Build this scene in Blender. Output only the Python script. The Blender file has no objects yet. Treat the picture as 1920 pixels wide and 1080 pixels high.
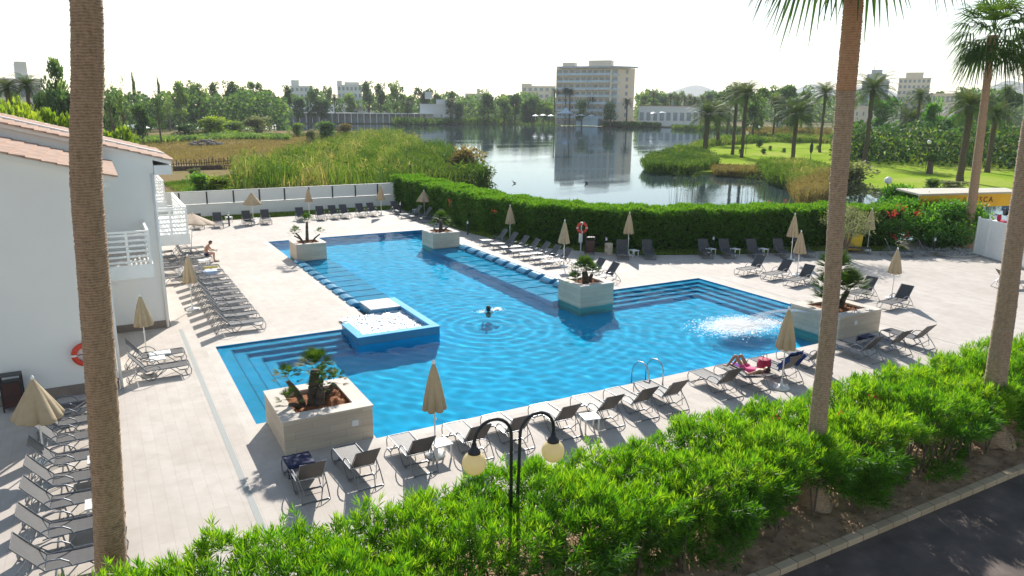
import bpy, math, random
import numpy as np
from mathutils import Vector, Matrix
random.seed(7); rng = np.random.default_rng(7)
S = bpy.context.scene; COL = S.collection; R_ = math.radians

# ------------------------------------------------------------------ camera
CF, CP, CR, CY, CH = 1382.573, 0.2398377, 0.0080434, 0.5114737, 8.8
_cy, _sy = math.cos(CY), math.sin(CY)
FW = Vector((_sy*math.cos(CP), _cy*math.cos(CP), -math.sin(CP)))
_r = Vector((_cy, -_sy, 0)); _u = _r.cross(FW)
RT = _r*math.cos(CR) + _u*math.sin(CR); UP = _u*math.cos(CR) - _r*math.sin(CR)
cam = bpy.data.objects.new("camera", bpy.data.cameras.new("camera")); COL.objects.link(cam)
cam.matrix_world = Matrix(((RT.x, UP.x, -FW.x, 0), (RT.y, UP.y, -FW.y, 0), (RT.z, UP.z, -FW.z, CH), (0, 0, 0, 1)))
cam.data.sensor_width = 36; cam.data.lens = CF/1920*36; cam.data.clip_end = 20000; cam.data.clip_start = .1
S.camera = cam
# ------------------------------------------------------------------ light
SUN_AZ, SUN_EL = R_(30), R_(32)
w = bpy.data.worlds.new("World"); S.world = w; w.use_nodes = True
nt = w.node_tree; bg = nt.nodes['Background']
sky = nt.nodes.new('ShaderNodeTexSky'); sky.sky_type = 'NISHITA'; sky.sun_disc = False
sky.sun_elevation = SUN_EL; sky.sun_rotation = SUN_AZ; sky.air_density = 1.0; sky.dust_density = .15; sky.ozone_density = .6
tint = nt.nodes.new('ShaderNodeMix'); tint.data_type = 'RGBA'; tint.blend_type = 'MULTIPLY'; tint.inputs[0].default_value = 1; tint.inputs[7].default_value = (1.1, 1.0, .88, 1)   # hazier, less blue sky light
nt.links.new(sky.outputs[0], tint.inputs[6]); nt.links.new(tint.outputs[2], bg.inputs[0]); bg.inputs[1].default_value = 0.112
sl = bpy.data.lights.new("sun", 'SUN'); sl.energy = 5.0; sl.angle = R_(.53); sl.color = (1, .95, .87)
sl.cycles.is_caustics_light = True; so = bpy.data.objects.new("sun", sl); COL.objects.link(so)
so.rotation_euler = Vector((math.cos(SUN_EL)*math.sin(SUN_AZ), math.cos(SUN_EL)*math.cos(SUN_AZ), math.sin(SUN_EL))).to_track_quat('Z', 'Y').to_euler()
S.view_settings.view_transform = 'Standard'; S.view_settings.look = 'None'
S.view_settings.exposure = 0.58; S.view_settings.gamma = 1
S.render.engine = 'CYCLES'; S.cycles.max_bounces = 6; S.cycles.transparent_max_bounces = 12
S.cycles.sample_clamp_indirect = 6; S.cycles.sample_clamp_direct = 12; S.cycles.caustics_reflective = False; S.cycles.caustics_refractive = True

# ------------------------------------------------------------------ helpers
def ray(x, y): return FW*CF + RT*(x-960) - UP*(y-540)
def G(x, y, z=0.):
    d = ray(x, y); t = (z-CH)/d.z; return Vector((d.x*t, d.y*t, z))
def PY(x, y, Y):
    d = ray(x, y); t = Y/d.y; return Vector((d.x*t, Y, CH+d.z*t))
def PD(x, y, D):
    d = ray(x, y); t = D/math.hypot(d.x, d.y); return Vector((d.x*t, d.y*t, CH+d.z*t))

def tag(o, label=None, cat=None, group=None, kind=None):
    if label: o['label'] = label
    if cat: o['category'] = cat
    if group: o['group'] = group
    if kind: o['kind'] = kind
    return o
def empty(name, loc=(0, 0, 0), rz=0, **k):
    o = bpy.data.objects.new(name, None); COL.objects.link(o); o.location = loc; o.rotation_euler = (0, 0, rz)
    o.empty_display_size = .2
    return tag(o, **k)
def copy_tree(o, parent=None):
    c = o.copy(); COL.objects.link(c); c.parent = parent
    for ch in list(o.children): copy_tree(ch, c)
    return c
ORD = ['first', 'second', 'third', 'fourth', 'fifth', 'sixth', 'seventh', 'eighth', 'ninth', 'tenth', 'eleventh', 'twelfth',
       'thirteenth', 'fourteenth', 'fifteenth', 'sixteenth', 'seventeenth', 'eighteenth', 'nineteenth', 'twentieth']
ORD += ['twenty-'+o for o in ORD[:9]] + ['thirtieth'] + ['thirty-'+o for o in ORD[:9]]

class MB:
    def __init__(s): s.v = []; s.f = []
    def quad(s, *p):
        n = len(s.v); s.v += [tuple(q) for q in p]; s.f.append(tuple(range(n, n+len(p)))); return s
    def box(s, x0, x1, y0, y1, z0, z1, rz=0, c=None):
        n = len(s.v); P = [(x, y, z) for z in (z0, z1) for x, y in ((x0, y0), (x1, y0), (x1, y1), (x0, y1))]
        if rz:
            cx, cy = c or ((x0+x1)/2, (y0+y1)/2); a, b = math.cos(rz), math.sin(rz)
            P = [(cx+(x-cx)*a-(y-cy)*b, cy+(x-cx)*b+(y-cy)*a, z) for x, y, z in P]
        s.v += P
        s.f += [tuple(n+i for i in q) for q in ((3, 2, 1, 0), (4, 5, 6, 7), (0, 1, 5, 4), (1, 2, 6, 5), (2, 3, 7, 6), (3, 0, 4, 7))]; return s
    def tube(s, pts, r, n=6, cap=True):
        pts = [Vector(p) for p in pts]; rs = r if isinstance(r, (list, tuple)) else [r]*len(pts)
        m = len(s.v); prev = None
        for i, p in enumerate(pts):
            t = (pts[min(i+1, len(pts)-1)]-pts[max(i-1, 0)])
            t = t.normalized() if t.length > 1e-9 else Vector((0, 0, 1))
            if prev is None:
                a = t.cross(Vector((0, 0, 1)) if abs(t.z) < .9 else Vector((1, 0, 0))).normalized()
            else:
                a = (prev-t*prev.dot(t)); a = a.normalized() if a.length > 1e-6 else t.orthogonal().normalized()
            prev = a; b = t.cross(a)
            for k in range(n):
                an = 2*math.pi*k/n; s.v.append(tuple(p+(a*math.cos(an)+b*math.sin(an))*rs[i]))
        for i in range(len(pts)-1):
            for k in range(n):
                k2 = (k+1) % n; s.f.append((m+i*n+k, m+i*n+k2, m+(i+1)*n+k2, m+(i+1)*n+k))
        if cap: s.f.append(tuple(m+k for k in reversed(range(n)))); s.f.append(tuple(m+(len(pts)-1)*n+k for k in range(n)))
        return s
    def lathe(s, prof, c=(0, 0, 0), n=24, fn=None):
        m = len(s.v)
        for i, (r, z) in enumerate(prof):
            for k in range(n):
                a = 2*math.pi*k/n; rr = fn(r, z, a, i) if fn else r
                s.v.append((c[0]+rr*math.cos(a), c[1]+rr*math.sin(a), c[2]+z))
        for i in range(len(prof)-1):
            for k in range(n):
                k2 = (k+1) % n; s.f.append((m+i*n+k, m+i*n+k2, m+(i+1)*n+k2, m+(i+1)*n+k))
        s.f.append(tuple(m+k for k in reversed(range(n)))); s.f.append(tuple(m+(len(prof)-1)*n+k for k in range(n))); return s
    def prism(s, poly, z0, z1):
        n = len(s.v); k = len(poly); s.v += [(x, y, z0) for x, y in poly]+[(x, y, z1) for x, y in poly]
        s.f.append(tuple(n+k+i for i in range(k))); s.f.append(tuple(n+i for i in reversed(range(k))))
        for i in range(k): j = (i+1) % k; s.f.append((n+i, n+j, n+k+j, n+k+i))
        return s
    def xprism(s, poly, y0, y1):   # poly in x,z extruded along y
        n = len(s.v); k = len(poly); s.v += [(x, y0, z) for x, z in poly]+[(x, y1, z) for x, z in poly]
        s.f.append(tuple(n+i for i in range(k))); s.f.append(tuple(n+k+i for i in reversed(range(k))))
        for i in range(k): j = (i+1) % k; s.f.append((n+j, n+i, n+k+i, n+k+j))
        return s
    def sphere(s, c, r, n=12, m=8, sz=1):
        return s.lathe([(max(r*math.sin(math.pi*i/m), 1e-4), -r*sz*math.cos(math.pi*i/m)) for i in range(m+1)], c, n)
    def build(s, name, mat, parent=None, smooth=False, bevel=0, **k):
        me = bpy.data.meshes.new(name); me.from_pydata(s.v, [], s.f); me.validate(); me.update()
        if smooth: me.polygons.foreach_set('use_smooth', [True]*len(me.polygons))
        me.materials.append(mat)
        o = bpy.data.objects.new(name, me); COL.objects.link(o); o.parent = parent
        if bevel: b = o.modifiers.new('b', 'BEVEL'); b.width = bevel; b.segments = 2; b.limit_method = 'ANGLE'
        return tag(o, **k)

def quads_obj(name, V, tint, mat, parent=None, **k):
    """V (N,4,3) array of quads, tint (N,)"""
    N = len(V); me = bpy.data.meshes.new(name)
    me.vertices.add(N*4); me.vertices.foreach_set('co', V.reshape(-1).astype('f'))
    me.loops.add(N*4); me.loops.foreach_set('vertex_index', np.arange(N*4, dtype='i'))
    me.polygons.add(N); me.polygons.foreach_set('loop_start', np.arange(0, N*4, 4, dtype='i'))
    me.polygons.foreach_set('loop_total', np.full(N, 4, dtype='i')); me.update(calc_edges=True)
    a = me.attributes.new('tint', 'FLOAT', 'FACE'); a.data.foreach_set('value', tint.astype('f'))
    me.materials.append(mat); o = bpy.data.objects.new(name, me); COL.objects.link(o); o.parent = parent
    return tag(o, **k)
def norm(a): return a/np.maximum(np.linalg.norm(a, axis=-1, keepdims=True), 1e-9)
def leaf_quads(pos, d, L, W, mid=.45):
    """diamond leaves: base pos, direction d, length L, width W"""
    d = norm(d); n = norm(rng.normal(size=pos.shape)); s = norm(np.cross(d, n)); L = np.broadcast_to(L, (len(pos),))[:, None]; W = np.broadcast_to(W, (len(pos),))[:, None]
    m = pos+d*L*mid
    return np.stack([pos, m+s*W/2, pos+d*L, m-s*W/2], 1)
def sprigs(c, ax, K, L, W, spread=(.35, 1.2), stem=.12):
    """K lance leaves whorled round each axis"""
    N = len(c); ax = norm(ax); p = norm(np.cross(ax, rng.normal(size=(N, 3)))); q = np.cross(ax, p)
    out = []; tn = rng.random(N); T = []
    for k in range(K):
        an = 2*np.pi*k*.38+rng.normal(0, .25, N); th = spread[0]+(spread[1]-spread[0])*(1-k/K)+rng.normal(0, .12, N)
        side = p*np.cos(an)[:, None]+q*np.sin(an)[:, None]
        d = ax*np.cos(th)[:, None]+side*np.sin(th)[:, None]
        base = c+ax*(stem*k/K); out.append(leaf_quads(base, d, L*rng.uniform(.75, 1.15, N), W))
        T.append(np.clip(tn*.6+.4*rng.random(N)*1.0, 0, 1))
    return np.concatenate(out), np.concatenate(T)

# ------------------------------------------------------------------ materials
def new_mat(name):
    m = bpy.data.materials.new(name); m.use_nodes = True; t = m.node_tree; t.nodes.clear()
    return m, t, t.nodes.new('ShaderNodeOutputMaterial')
def node(t, ty, ins=None, **props):
    n = t.nodes.new(ty)
    for k, v in props.items(): setattr(n, k, v)
    for k, v in (ins or {}).items():
        if isinstance(v, bpy.types.NodeSocket): t.links.new(v, n.inputs[k])
        else: n.inputs[k].default_value = v
    return n
def c4(c): return (c[0], c[1], c[2], 1)
def ramp(t, fac, stops):
    n = t.nodes.new('ShaderNodeValToRGB'); t.links.new(fac, n.inputs[0]); e = n.color_ramp.elements
    while len(e) < len(stops): e.new(.5)
    for i, (p, c) in enumerate(stops): e[i].position = p; e[i].color = c4(c)
    return n.outputs[0]
def coords(t, scale=(1, 1, 1), kind='Object', loc=(0, 0, 0)):
    tc = t.nodes.new('ShaderNodeTexCoord'); mp = node(t, 'ShaderNodeMapping', {'Scale': scale, 'Location': loc}); t.links.new(tc.outputs[kind], mp.inputs[0]); return mp.outputs[0]
def noise(t, vec, scale, detail=4, rough=.55): return node(t, 'ShaderNodeTexNoise', {'Vector': vec, 'Scale': scale, 'Detail': detail, 'Roughness': rough}).outputs[0]
def bump(t, h, strength=.3, dist=.01): return node(t, 'ShaderNodeBump', {'Height': h, 'Strength': strength, 'Distance': dist}).outputs[0]
def pbr(name, c1, c2=None, scale=4, rough=.6, metal=0, bmp=0, bdist=.01, sc=(1, 1, 1), detail=5, spec=.5, stops=None, lo=.35, hi=.65, trans=0):
    m, t, o = new_mat(name); b = node(t, 'ShaderNodeBsdfPrincipled', {'Roughness': rough, 'Metallic': metal, 'Specular IOR Level': spec})
    v = coords(t, sc); nz = noise(t, v, scale, detail)
    c2 = c2 or tuple(x*.88 for x in c1)
    t.links.new(ramp(t, nz, stops or [(lo, c1), (hi, c2)]), b.inputs['Base Color'])
    if bmp: t.links.new(bump(t, noise(t, v, scale*3, 6), bmp, bdist), b.inputs['Normal'])
    out = b.outputs[0]
    if trans:
        tr = node(t, 'ShaderNodeBsdfTranslucent'); t.links.new(ramp(t, nz, [(lo, c1), (hi, c2)]), tr.inputs[0])
        out = node(t, 'ShaderNodeMixShader', {0: trans, 1: out, 2: tr.outputs[0]}).outputs[0]
    t.links.new(out, o.inputs[0]); return m
def leafmat(name, stops, trans=.45, gloss=.06, tstops=None, objvar=0.0):
    m, t, o = new_mat(name); a = node(t, 'ShaderNodeAttribute', attribute_name='tint')
    f = a.outputs['Fac']
    if objvar:
        oi = t.nodes.new('ShaderNodeObjectInfo')
        ad = node(t, 'ShaderNodeMath', {0: oi.outputs['Random'], 1: .5}, operation='SUBTRACT')
        f = node(t, 'ShaderNodeMath', {0: ad.outputs[0], 1: objvar, 2: f}, operation='MULTIPLY_ADD', use_clamp=True).outputs[0]
    col = ramp(t, f, stops); tcol = ramp(t, f, tstops or [(p, (min(c[0]*1.5, 1), min(c[1]*1.6, 1), c[2]*.6)) for p, c in stops])
    d = node(t, 'ShaderNodeBsdfDiffuse', {0: col}); tr = node(t, 'ShaderNodeBsdfTranslucent', {0: tcol})
    mx = node(t, 'ShaderNodeMixShader', {0: trans, 1: d.outputs[0], 2: tr.outputs[0]})
    g = node(t, 'ShaderNodeBsdfGlossy', {'Roughness': .55, 0: (1, 1, 1, 1)})
    mx2 = node(t, 'ShaderNodeMixShader', {0: gloss, 1: mx.outputs[0], 2: g.outputs[0]})
    t.links.new(mx2.outputs[0], o.inputs[0]); return m

M = {}
M['white_wall'] = pbr('white_wall', (.93, .92, .89), (.9, .89, .86), .8, .85, bmp=.15, bdist=.004)
M['white'] = pbr('white_paint', (.9, .9, .88), (.85, .85, .83), 3, .5)
M['far_white'] = pbr('far_white', (.85, .85, .84), (.76, .76, .76), .05, .8)
M['far_cream'] = pbr('far_cream', (.88, .78, .64), (.8, .7, .57), .05, .8)
M['far_grey'] = pbr('far_grey', (.55, .6, .65), (.46, .5, .56), .08, .8)
M['far_glass'] = pbr('far_glass', (.22, .28, .34), (.34, .4, .46), .3, .2)
M['blue_rail'] = pbr('blue_rail', (.55, .7, .82), (.45, .6, .72), .2, .3)
M['roof_tile_far'] = pbr('roof_tile_far', (.45, .27, .19), (.35, .2, .14), .5, .8)
M['steel'] = pbr('steel', (.62, .63, .65), (.5, .51, .53), 6, .28, 1)
M['alu'] = pbr('aluminium_tube', (.3, .31, .335), (.2, .21, .23), 12, .38, .75)
M['dark_metal'] = pbr('dark_metal', (.035, .037, .042), (.05, .05, .055), 20, .45, .3)
M['lamp_black'] = pbr('lamp_black', (.03, .032, .036), (.045, .045, .05), 20, .4, .4)
M['orange'] = pbr('ring_orange', (.75, .07, .03), (.68, .06, .03), 5, .4)
M['brown_bin'] = pbr('bin_brown', (.055, .02, .018), (.075, .03, .025), 3, .5)
M['yellow'] = pbr('yellow_plastic', (.8, .55, .02), (.7, .46, .02), 3, .45)
M['awning_yellow'] = pbr('awning_yellow', (.85, .48, .02), (.75, .4, .02), 1, .7)
M['letter'] = pbr('letter_brown', (.12, .04, .02), None, 5, .6)
M['soil'] = pbr('red_soil', (.42, .16, .06), (.22, .085, .035), 14, .95, bmp=.9, bdist=.03, detail=8)
M['earth'] = pbr('brown_earth', (.56, .36, .22), (.33, .2, .125), 3, .95, bmp=.8, bdist=.03, detail=8)
M['skin'] = pbr('skin', (.5, .27, .17), (.42, .21, .13), 5, .5)
M['hair'] = pbr('hair', (.02, .015, .012), None, 30, .5)
M['navy'] = pbr('navy_cloth', (.012, .02, .06), (.02, .03, .09), 10, .8)
M['blue_towel'] = pbr('blue_towel', (.02, .07, .28), (.015, .05, .2), 14, .95, bmp=.4)
M['purple'] = pbr('purple_towel', (.28, .02, .3), (.04, .05, .35), 3, .95, bmp=.3)
M['pink'] = pbr('pink_cloth', (.8, .08, .25), (.7, .05, .2), 8, .8)
M['magenta'] = pbr('magenta_bag', (.5, .02, .08), (.4, .015, .06), 8, .7)
M['yellow_towel'] = pbr('yellow_towel', (.75, .62, .12), (.8, .72, .3), 8, .9)
M['light_blue_towel'] = pbr('light_blue_towel', (.35, .5, .75), (.6, .66, .75), 6, .9)
M['rock'] = pbr('rock', (.28, .25, .22), (.16, .14, .12), 2, .9, bmp=.8, bdist=.1)
M['wood'] = pbr('old_wood', (.16, .11, .08), (.08, .055, .04), 3, .9)
M['concrete'] = pbr('concrete', (.45, .43, .39), (.36, .34, .31), 3, .9, bmp=.3)
M['hill'] = pbr('hill', (.12, .16, .12), (.2, .2, .15), .004, 1)
M['green_wood'] = pbr('stem_bark', (.2, .15, .11), (.12, .09, .065), 12, .9, bmp=.5)
M['pool_white'] = pbr('pool_grey_stone', (.5, .52, .53), (.42, .45, .47), 3, .35)

# sling fabric: fine weave, lets a little light through
def sling(name, c):
    m, t, o = new_mat(name); v = coords(t)
    w1 = node(t, 'ShaderNodeTexWave', {'Vector': v, 'Scale': 60}, bands_direction='X').outputs[1]
    nz = noise(t, v, 3, 3); col = ramp(t, nz, [(.3, c), (.7, tuple(x*.82 for x in c))])
    b = node(t, 'ShaderNodeBsdfPrincipled', {'Base Color': col, 'Roughness': .55, 'Normal': bump(t, w1, .2, .002)})
    tr = node(t, 'ShaderNodeBsdfTranslucent', {0: col}); mx = node(t, 'ShaderNodeMixShader', {0: .05, 1: b.outputs[0], 2: tr.outputs[0]})
    t.links.new(mx.outputs[0], o.inputs[0]); return m
M['sling'] = sling('sling_grey', (.095, .09, .09)); M['sling_dark'] = sling('sling_dark', (.075, .075, .085))
# canopy cloth
M['canopy'] = pbr('canopy_tan', (.6, .49, .33), (.54, .43, .28), 5, .9, bmp=.15, trans=.25)
M['canopy_pale'] = pbr('canopy_cream', (.72, .6, .48), (.66, .54, .42), 5, .9, trans=.3)
# deck: large stone tiles in pinkish cream with slight tone changes
def tile_mat(name, ca, cb, mortar, bw, bh, ms=.006, rough=.75, off=.5, rz=0, stretch=(1, 1, 1), bmp=.2):
    m, t, o = new_mat(name); tc = t.nodes.new('ShaderNodeTexCoord'); mp = node(t, 'ShaderNodeMapping', {'Rotation': rz if isinstance(rz, tuple) else (0, 0, rz)}); t.links.new(tc.outputs['Object'], mp.inputs[0])
    v = mp.outputs[0]
    br = node(t, 'ShaderNodeTexBrick', {'Vector': v, 'Color1': c4(ca), 'Color2': c4(cb), 'Mortar': c4(mortar), 'Scale': 1, 'Mortar Size': ms, 'Brick Width': bw, 'Row Height': bh, 'Bias': 0.0}, offset=off)
    nz = noise(t, node(t, 'ShaderNodeMapping', {0: v, 'Scale': stretch}).outputs[0], 2.2, 6)
    big = noise(t, v, .35, 3)
    mul = node(t, 'ShaderNodeMath', {0: nz, 1: big}, operation='MULTIPLY').outputs[0]
    mx = node(t, 'ShaderNodeMix', {0: 1., 6: br.outputs[0], 7: ramp(t, mul, [(.12, (.84, .82, .8)), (.36, (1, 1, 1))])}, data_type='RGBA', blend_type='MULTIPLY')
    b = node(t, 'ShaderNodeBsdfPrincipled', {'Base Color': mx.outputs[2], 'Roughness': rough, 'Specular IOR Level': .25, 'Normal': bump(t, br.outputs[1], -bmp, .002)})
    t.links.new(b.outputs[0], o.inputs[0]); return m
M['deck'] = tile_mat('deck_tiles', (.63, .57, .515), (.585, .53, .475), (.5, .45, .4), .9, .3, .005, rz=R_(90))
M['coping'] = tile_mat('coping_tiles', (.66, .61, .55), (.62, .575, .52), (.54, .5, .45), 1.2, .6, .006)
M['planter_x'] = tile_mat('planter_cladding', (.74, .64, .5), (.64, .54, .43), (.5, .42, .33), .9, .2, .005, rz=(R_(90), 0, 0), stretch=(.3, 3, 3))
M['coping_top'] = tile_mat('planter_top', (.76, .68, .6), (.72, .64, .56), (.45, .4, .35), 1.2, 1.2, .004)
M['skirt'] = pbr('skirting', (.3, .24, .2), (.24, .19, .16), 3, .7)
M['asphalt'] = pbr('asphalt', (.045, .043, .044), (.075, .068, .068), 1.2, .9, bmp=.5, bdist=.01, detail=10, stops=[(.3, (.07, .055, .048)), (.5, (.11, .085, .074)), (.62, (.15, .115, .1)), (.75, (.2, .155, .13))])
M['kerb'] = tile_mat('kerb_stone', (.62, .47, .32), (.52, .39, .26), (.3, .22, .15), .5, .6, .015, rough=.9, bmp=.6)
M['drain'] = pbr('drain_grate', (.3, .32, .31), (.38, .39, .37), 30, .7)
# roof tiles
M['roof'] = pbr('clay_tile', (.56, .37, .27), (.42, .27, .2), 2.2, .85, bmp=.4, bdist=.01)
M['pooltile'] = tile_mat('pool_mosaic', (.012, .56, .97), (.01, .52, .94), (.04, .58, .94), .05, .05, .004, rough=.7, off=0, bmp=.05)
M['pooltile_light'] = tile_mat('pool_mosaic_rim', (.07, .3, .5), (.05, .26, .46), (.1, .32, .46), .05, .05, .004, rough=.2, off=0, bmp=.05)
M['pooltile_deep'] = tile_mat('pool_mosaic_deep', (.07, .27, .5), (.05, .22, .44), (.1, .28, .45), .05, .05, .004, rough=.2, off=0, bmp=.05)
M['shelftile'] = tile_mat('pool_shelf', (.06, .46, .8), (.05, .42, .75), (.1, .47, .74), .05, .05, .004, rough=.7, off=0, bmp=.05)

# water surfaces
def water_mat(name, pool=True):
    m, t, o = new_mat(name); v = coords(t)
    if pool:
        fr = node(t, 'ShaderNodeFresnel', {'IOR': 1.33}).outputs[0]   # weakened as through the photographer's polariser
        fr = node(t, 'ShaderNodeMath', {0: fr, 1: -.06}, operation='ADD', use_clamp=True).outputs[0]
        fr = node(t, 'ShaderNodeMath', {0: fr, 1: .45}, operation='MULTIPLY').outputs[0]
        tr = node(t, 'ShaderNodeBsdfRefraction', {0: (.72, 1, 1, 1), 'IOR': 1.33, 'Roughness': 0.0}); gl = node(t, 'ShaderNodeBsdfGlossy', {'Roughness': .02, 0: (1, 1, 1, 1)})
        mx = node(t, 'ShaderNodeMixShader', {0: fr, 1: tr.outputs[0], 2: gl.outputs[0]})
        t.links.new(mx.outputs[0], o.inputs[0])
    else:
        big = noise(t, node(t, 'ShaderNodeMapping', {0: v, 'Scale': (.03, .1, 1), 'Rotation': (0, 0, -.5)}).outputs[0], 1, 3)
        sm = noise(t, node(t, 'ShaderNodeMapping', {0: v, 'Scale': (1, 1, 1)}).outputs[0], 1.2, 4)
        st = node(t, 'ShaderNodeMapRange', {0: big, 1: .42, 2: .62, 3: .015, 4: .16}).outputs[0]
        nrm = node(t, 'ShaderNodeBump', {'Height': sm, 'Strength': st, 'Distance': .1}).outputs[0]
        fr = node(t, 'ShaderNodeFresnel', {'IOR': 1.4, 'Normal': nrm}).outputs[0]
        df = node(t, 'ShaderNodeBsdfDiffuse', {0: (.05, .075, .085, 1)}); gl = node(t, 'ShaderNodeBsdfGlossy', {'Roughness': .025, 0: (.78, .86, .93, 1), 'Normal': nrm})
        t.links.new(node(t, 'ShaderNodeMixShader', {0: fr, 1: df.outputs[0], 2: gl.outputs[0]}).outputs[0], o.inputs[0])
    return m
M['poolwater'] = water_mat('pool_water'); M['lake'] = water_mat('lake_water', False)
def foam_mat():
    m, t, o = new_mat('foam'); v = coords(t); nz = noise(t, v, 9, 5)
    b = node(t, 'ShaderNodeBsdfPrincipled', {'Base Color': ramp(t, nz, [(.38, (.25, .55, .7)), (.5, (.9, .93, .95))]), 'Roughness': .25, 'Normal': bump(t, nz, 1, .05)})
    t.links.new(b.outputs[0], o.inputs[0]); return m
M['foam'] = foam_mat(); M['spray'] = pbr('spray', (.9, .93, .95), (.8, .85, .9), 20, .3, trans=.4)
# ground
def ground_mat(name, a, b, c, s1, s2):
    m, t, o = new_mat(name); v = coords(t); n1 = noise(t, v, s1, 5); n2 = noise(t, v, s2, 8, .7)
    k = node(t, 'ShaderNodeMath', {0: n2, 1: .35, 2: n1}, operation='MULTIPLY_ADD').outputs[0]
    bs = node(t, 'ShaderNodeBsdfDiffuse', {0: ramp(t, k, [(.5, a), (.66, b), (.82, c)]), 'Normal': bump(t, n2, .8, .2)})
    t.links.new(bs.outputs[0], o.inputs[0]); return m
M['field'] = ground_mat('dry_field', (.13, .16, .05), (.3, .24, .12), (.27, .18, .12), .06, 1.6)
M['land'] = ground_mat('far_land', (.09, .12, .05), (.2, .19, .1), (.3, .26, .18), .02, .6)
M['lawn'] = ground_mat('lawn', (.2, .34, .035), (.3, .42, .05), (.4, .46, .1), .09, 3.)
M['turf'] = ground_mat('turf', (.06, .12, .02), (.1, .18, .03), (.17, .2, .06), 1.2, 9.)
# trunks
def trunk_mat(name, a, b, ring=46, top=None):
    m, t, o = new_mat(name); v = coords(t)
    wv = node(t, 'ShaderNodeTexWave', {'Vector': v, 'Scale': ring/6.28, 'Distortion': 4.5, 'Detail': 5, 'Detail Scale': 1.1}, bands_direction='Z').outputs[1]
    nz = noise(t, node(t, 'ShaderNodeMapping', {0: v, 'Scale': (9, 9, 5)}).outputs[0], 2, 8, .7)
    k = node(t, 'ShaderNodeMath', {0: wv, 1: .22, 2: nz}, operation='MULTIPLY_ADD').outputs[0]
    bs = node(t, 'ShaderNodeBsdfPrincipled', {'Base Color': ramp(t, k, [(.38, b), (.72, a)]), 'Roughness': .9, 'Normal': bump(t, k, .9, .03)})
    t.links.new(bs.outputs[0], o.inputs[0]); return m
M['trunk_brown'] = trunk_mat('palm_trunk_brown', (.5, .33, .21), (.24, .155, .095))
M['trunk_grey'] = trunk_mat('palm_trunk_grey', (.52, .365, .25), (.27, .185, .125))
M['trunk_red'] = trunk_mat('palm_trunk_red', (.62, .34, .19), (.38, .2, .12))
M['trunk_dark'] = trunk_mat('palm_trunk_dark', (.13, .1, .075), (.06, .045, .035), 8)
M['bark'] = pbr('bark', (.16, .12, .09), (.09, .07, .055), 3, .9, bmp=.6)
# foliage
M['oleander'] = leafmat('oleander_leaf', [(0, (.02, .075, .006)), (.45, (.12, .3, .012)), (1, (.38, .5, .03))], .5, .04)
M['hedge_far'] = leafmat('hedge_leaf', [(0, (.035, .1, .012)), (.6, (.11, .25, .02)), (1, (.24, .36, .03))], .45, .04)
M['bush_broad'] = leafmat('broad_leaf', [(0, (.04, .13, .015)), (.6, (.1, .26, .025)), (1, (.18, .36, .03))], .45, .05)
M['olive'] = leafmat('olive_leaf', [(0, (.12, .14, .08)), (.6, (.22, .24, .14)), (1, (.34, .34, .22))], .35, .05)
M['flower'] = leafmat('red_flower', [(0, (.6, .03, .05)), (1, (.75, .12, .14))], .3, .02)
M['palm_leaf'] = leafmat('palm_leaf', [(0, (.025, .06, .015)), (.7, (.06, .12, .02)), (1, (.13, .16, .04))], .4, .025)
M['date_leaf'] = leafmat('date_leaf', [(0, (.04, .075, .03)), (.7, (.08, .12, .045)), (1, (.2, .2, .09))], .35, .05, objvar=.3)
M['far_leaf'] = leafmat('tree_leaf', [(0, (.04, .09, .04)), (.6, (.12, .21, .075)), (1, (.25, .34, .1))], .35, .03, objvar=.7)
M['lit_leaf'] = leafmat('bright_leaf', [(0, (.08, .14, .015)), (.6, (.2, .28, .03)), (1, (.34, .4, .05))], .5, .04)
M['reed'] = leafmat('reed', [(0, (.04, .08, .012)), (.4, (.11, .2, .03)), (.75, (.2, .25, .07)), (1, (.42, .34, .18))], .35, .02)
M['reed_brown'] = leafmat('reed_brown', [(0, (.12, .1, .04)), (.5, (.22, .17, .09)), (1, (.3, .22, .13))], .35, .02)
M['reed_green'] = leafmat('reed_green', [(0, (.03, .07, .02)), (.5, (.07, .13, .03)), (1, (.14, .19, .05))], .4, .02)
M['hedge_fill'] = pbr('hedge_core', (.03, .035, .018), (.045, .04, .025), 5, 1)  # dark filler colour for the solid block inside the far hedge

# ================================================================== SETTING
def sheet(name, poly, z, mat, kind='structure'):
    return MB().quad(*[(x, y, z) for x, y in poly]).build(name, mat, kind=kind)
MB().box(-4200, 6500, -300, 6500, -1.8, -1.6).build('ground', M['land'], kind='structure')
lake_poly = [(27, 66), (27, 48), (32.3, 39.3), (44, 35), (52, 31), (130, 16), (330, 150), (330, 290), (290, 420), (150, 520), (-40, 560), (-60, 300), (10, 200), (26, 110)]
sheet('lake', lake_poly, -1.0, M['lake'])
def slab_land(name, poly, mat, z=-.6, skirt=1.05):
    me = MB(); n = len(poly); cx = sum(p[0] for p in poly)/n; cy = sum(p[1] for p in poly)/n
    top = [(x, y, z) for x, y in poly]; me.quad(*top)
    for i in range(n):
        j = (i+1) % n; a, b = poly[i], poly[j]
        me.quad((a[0], a[1], z), (a[0], a[1], z-skirt), (b[0], b[1], z-skirt), (b[0], b[1], z))
    return me.build(name, mat, kind='structure')
slab_land('field', [(-300, 66), (24, 66), (32, 66), (42, 86), (52, 112), (62, 147), (80, 200), (97, 262), (92, 290), (60, 300), (30, 330), (-300, 420)], M['field'])
slab_land('far_shore', [(5, 470), (86, 436), (150, 418), (210, 417), (258, 410), (266, 345), (272, 300), (276, 245), (282, 205), (400, 160), (6400, 1200), (6400, 6400), (-4100, 6400), (-4100, 470)], M['land'])
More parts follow.
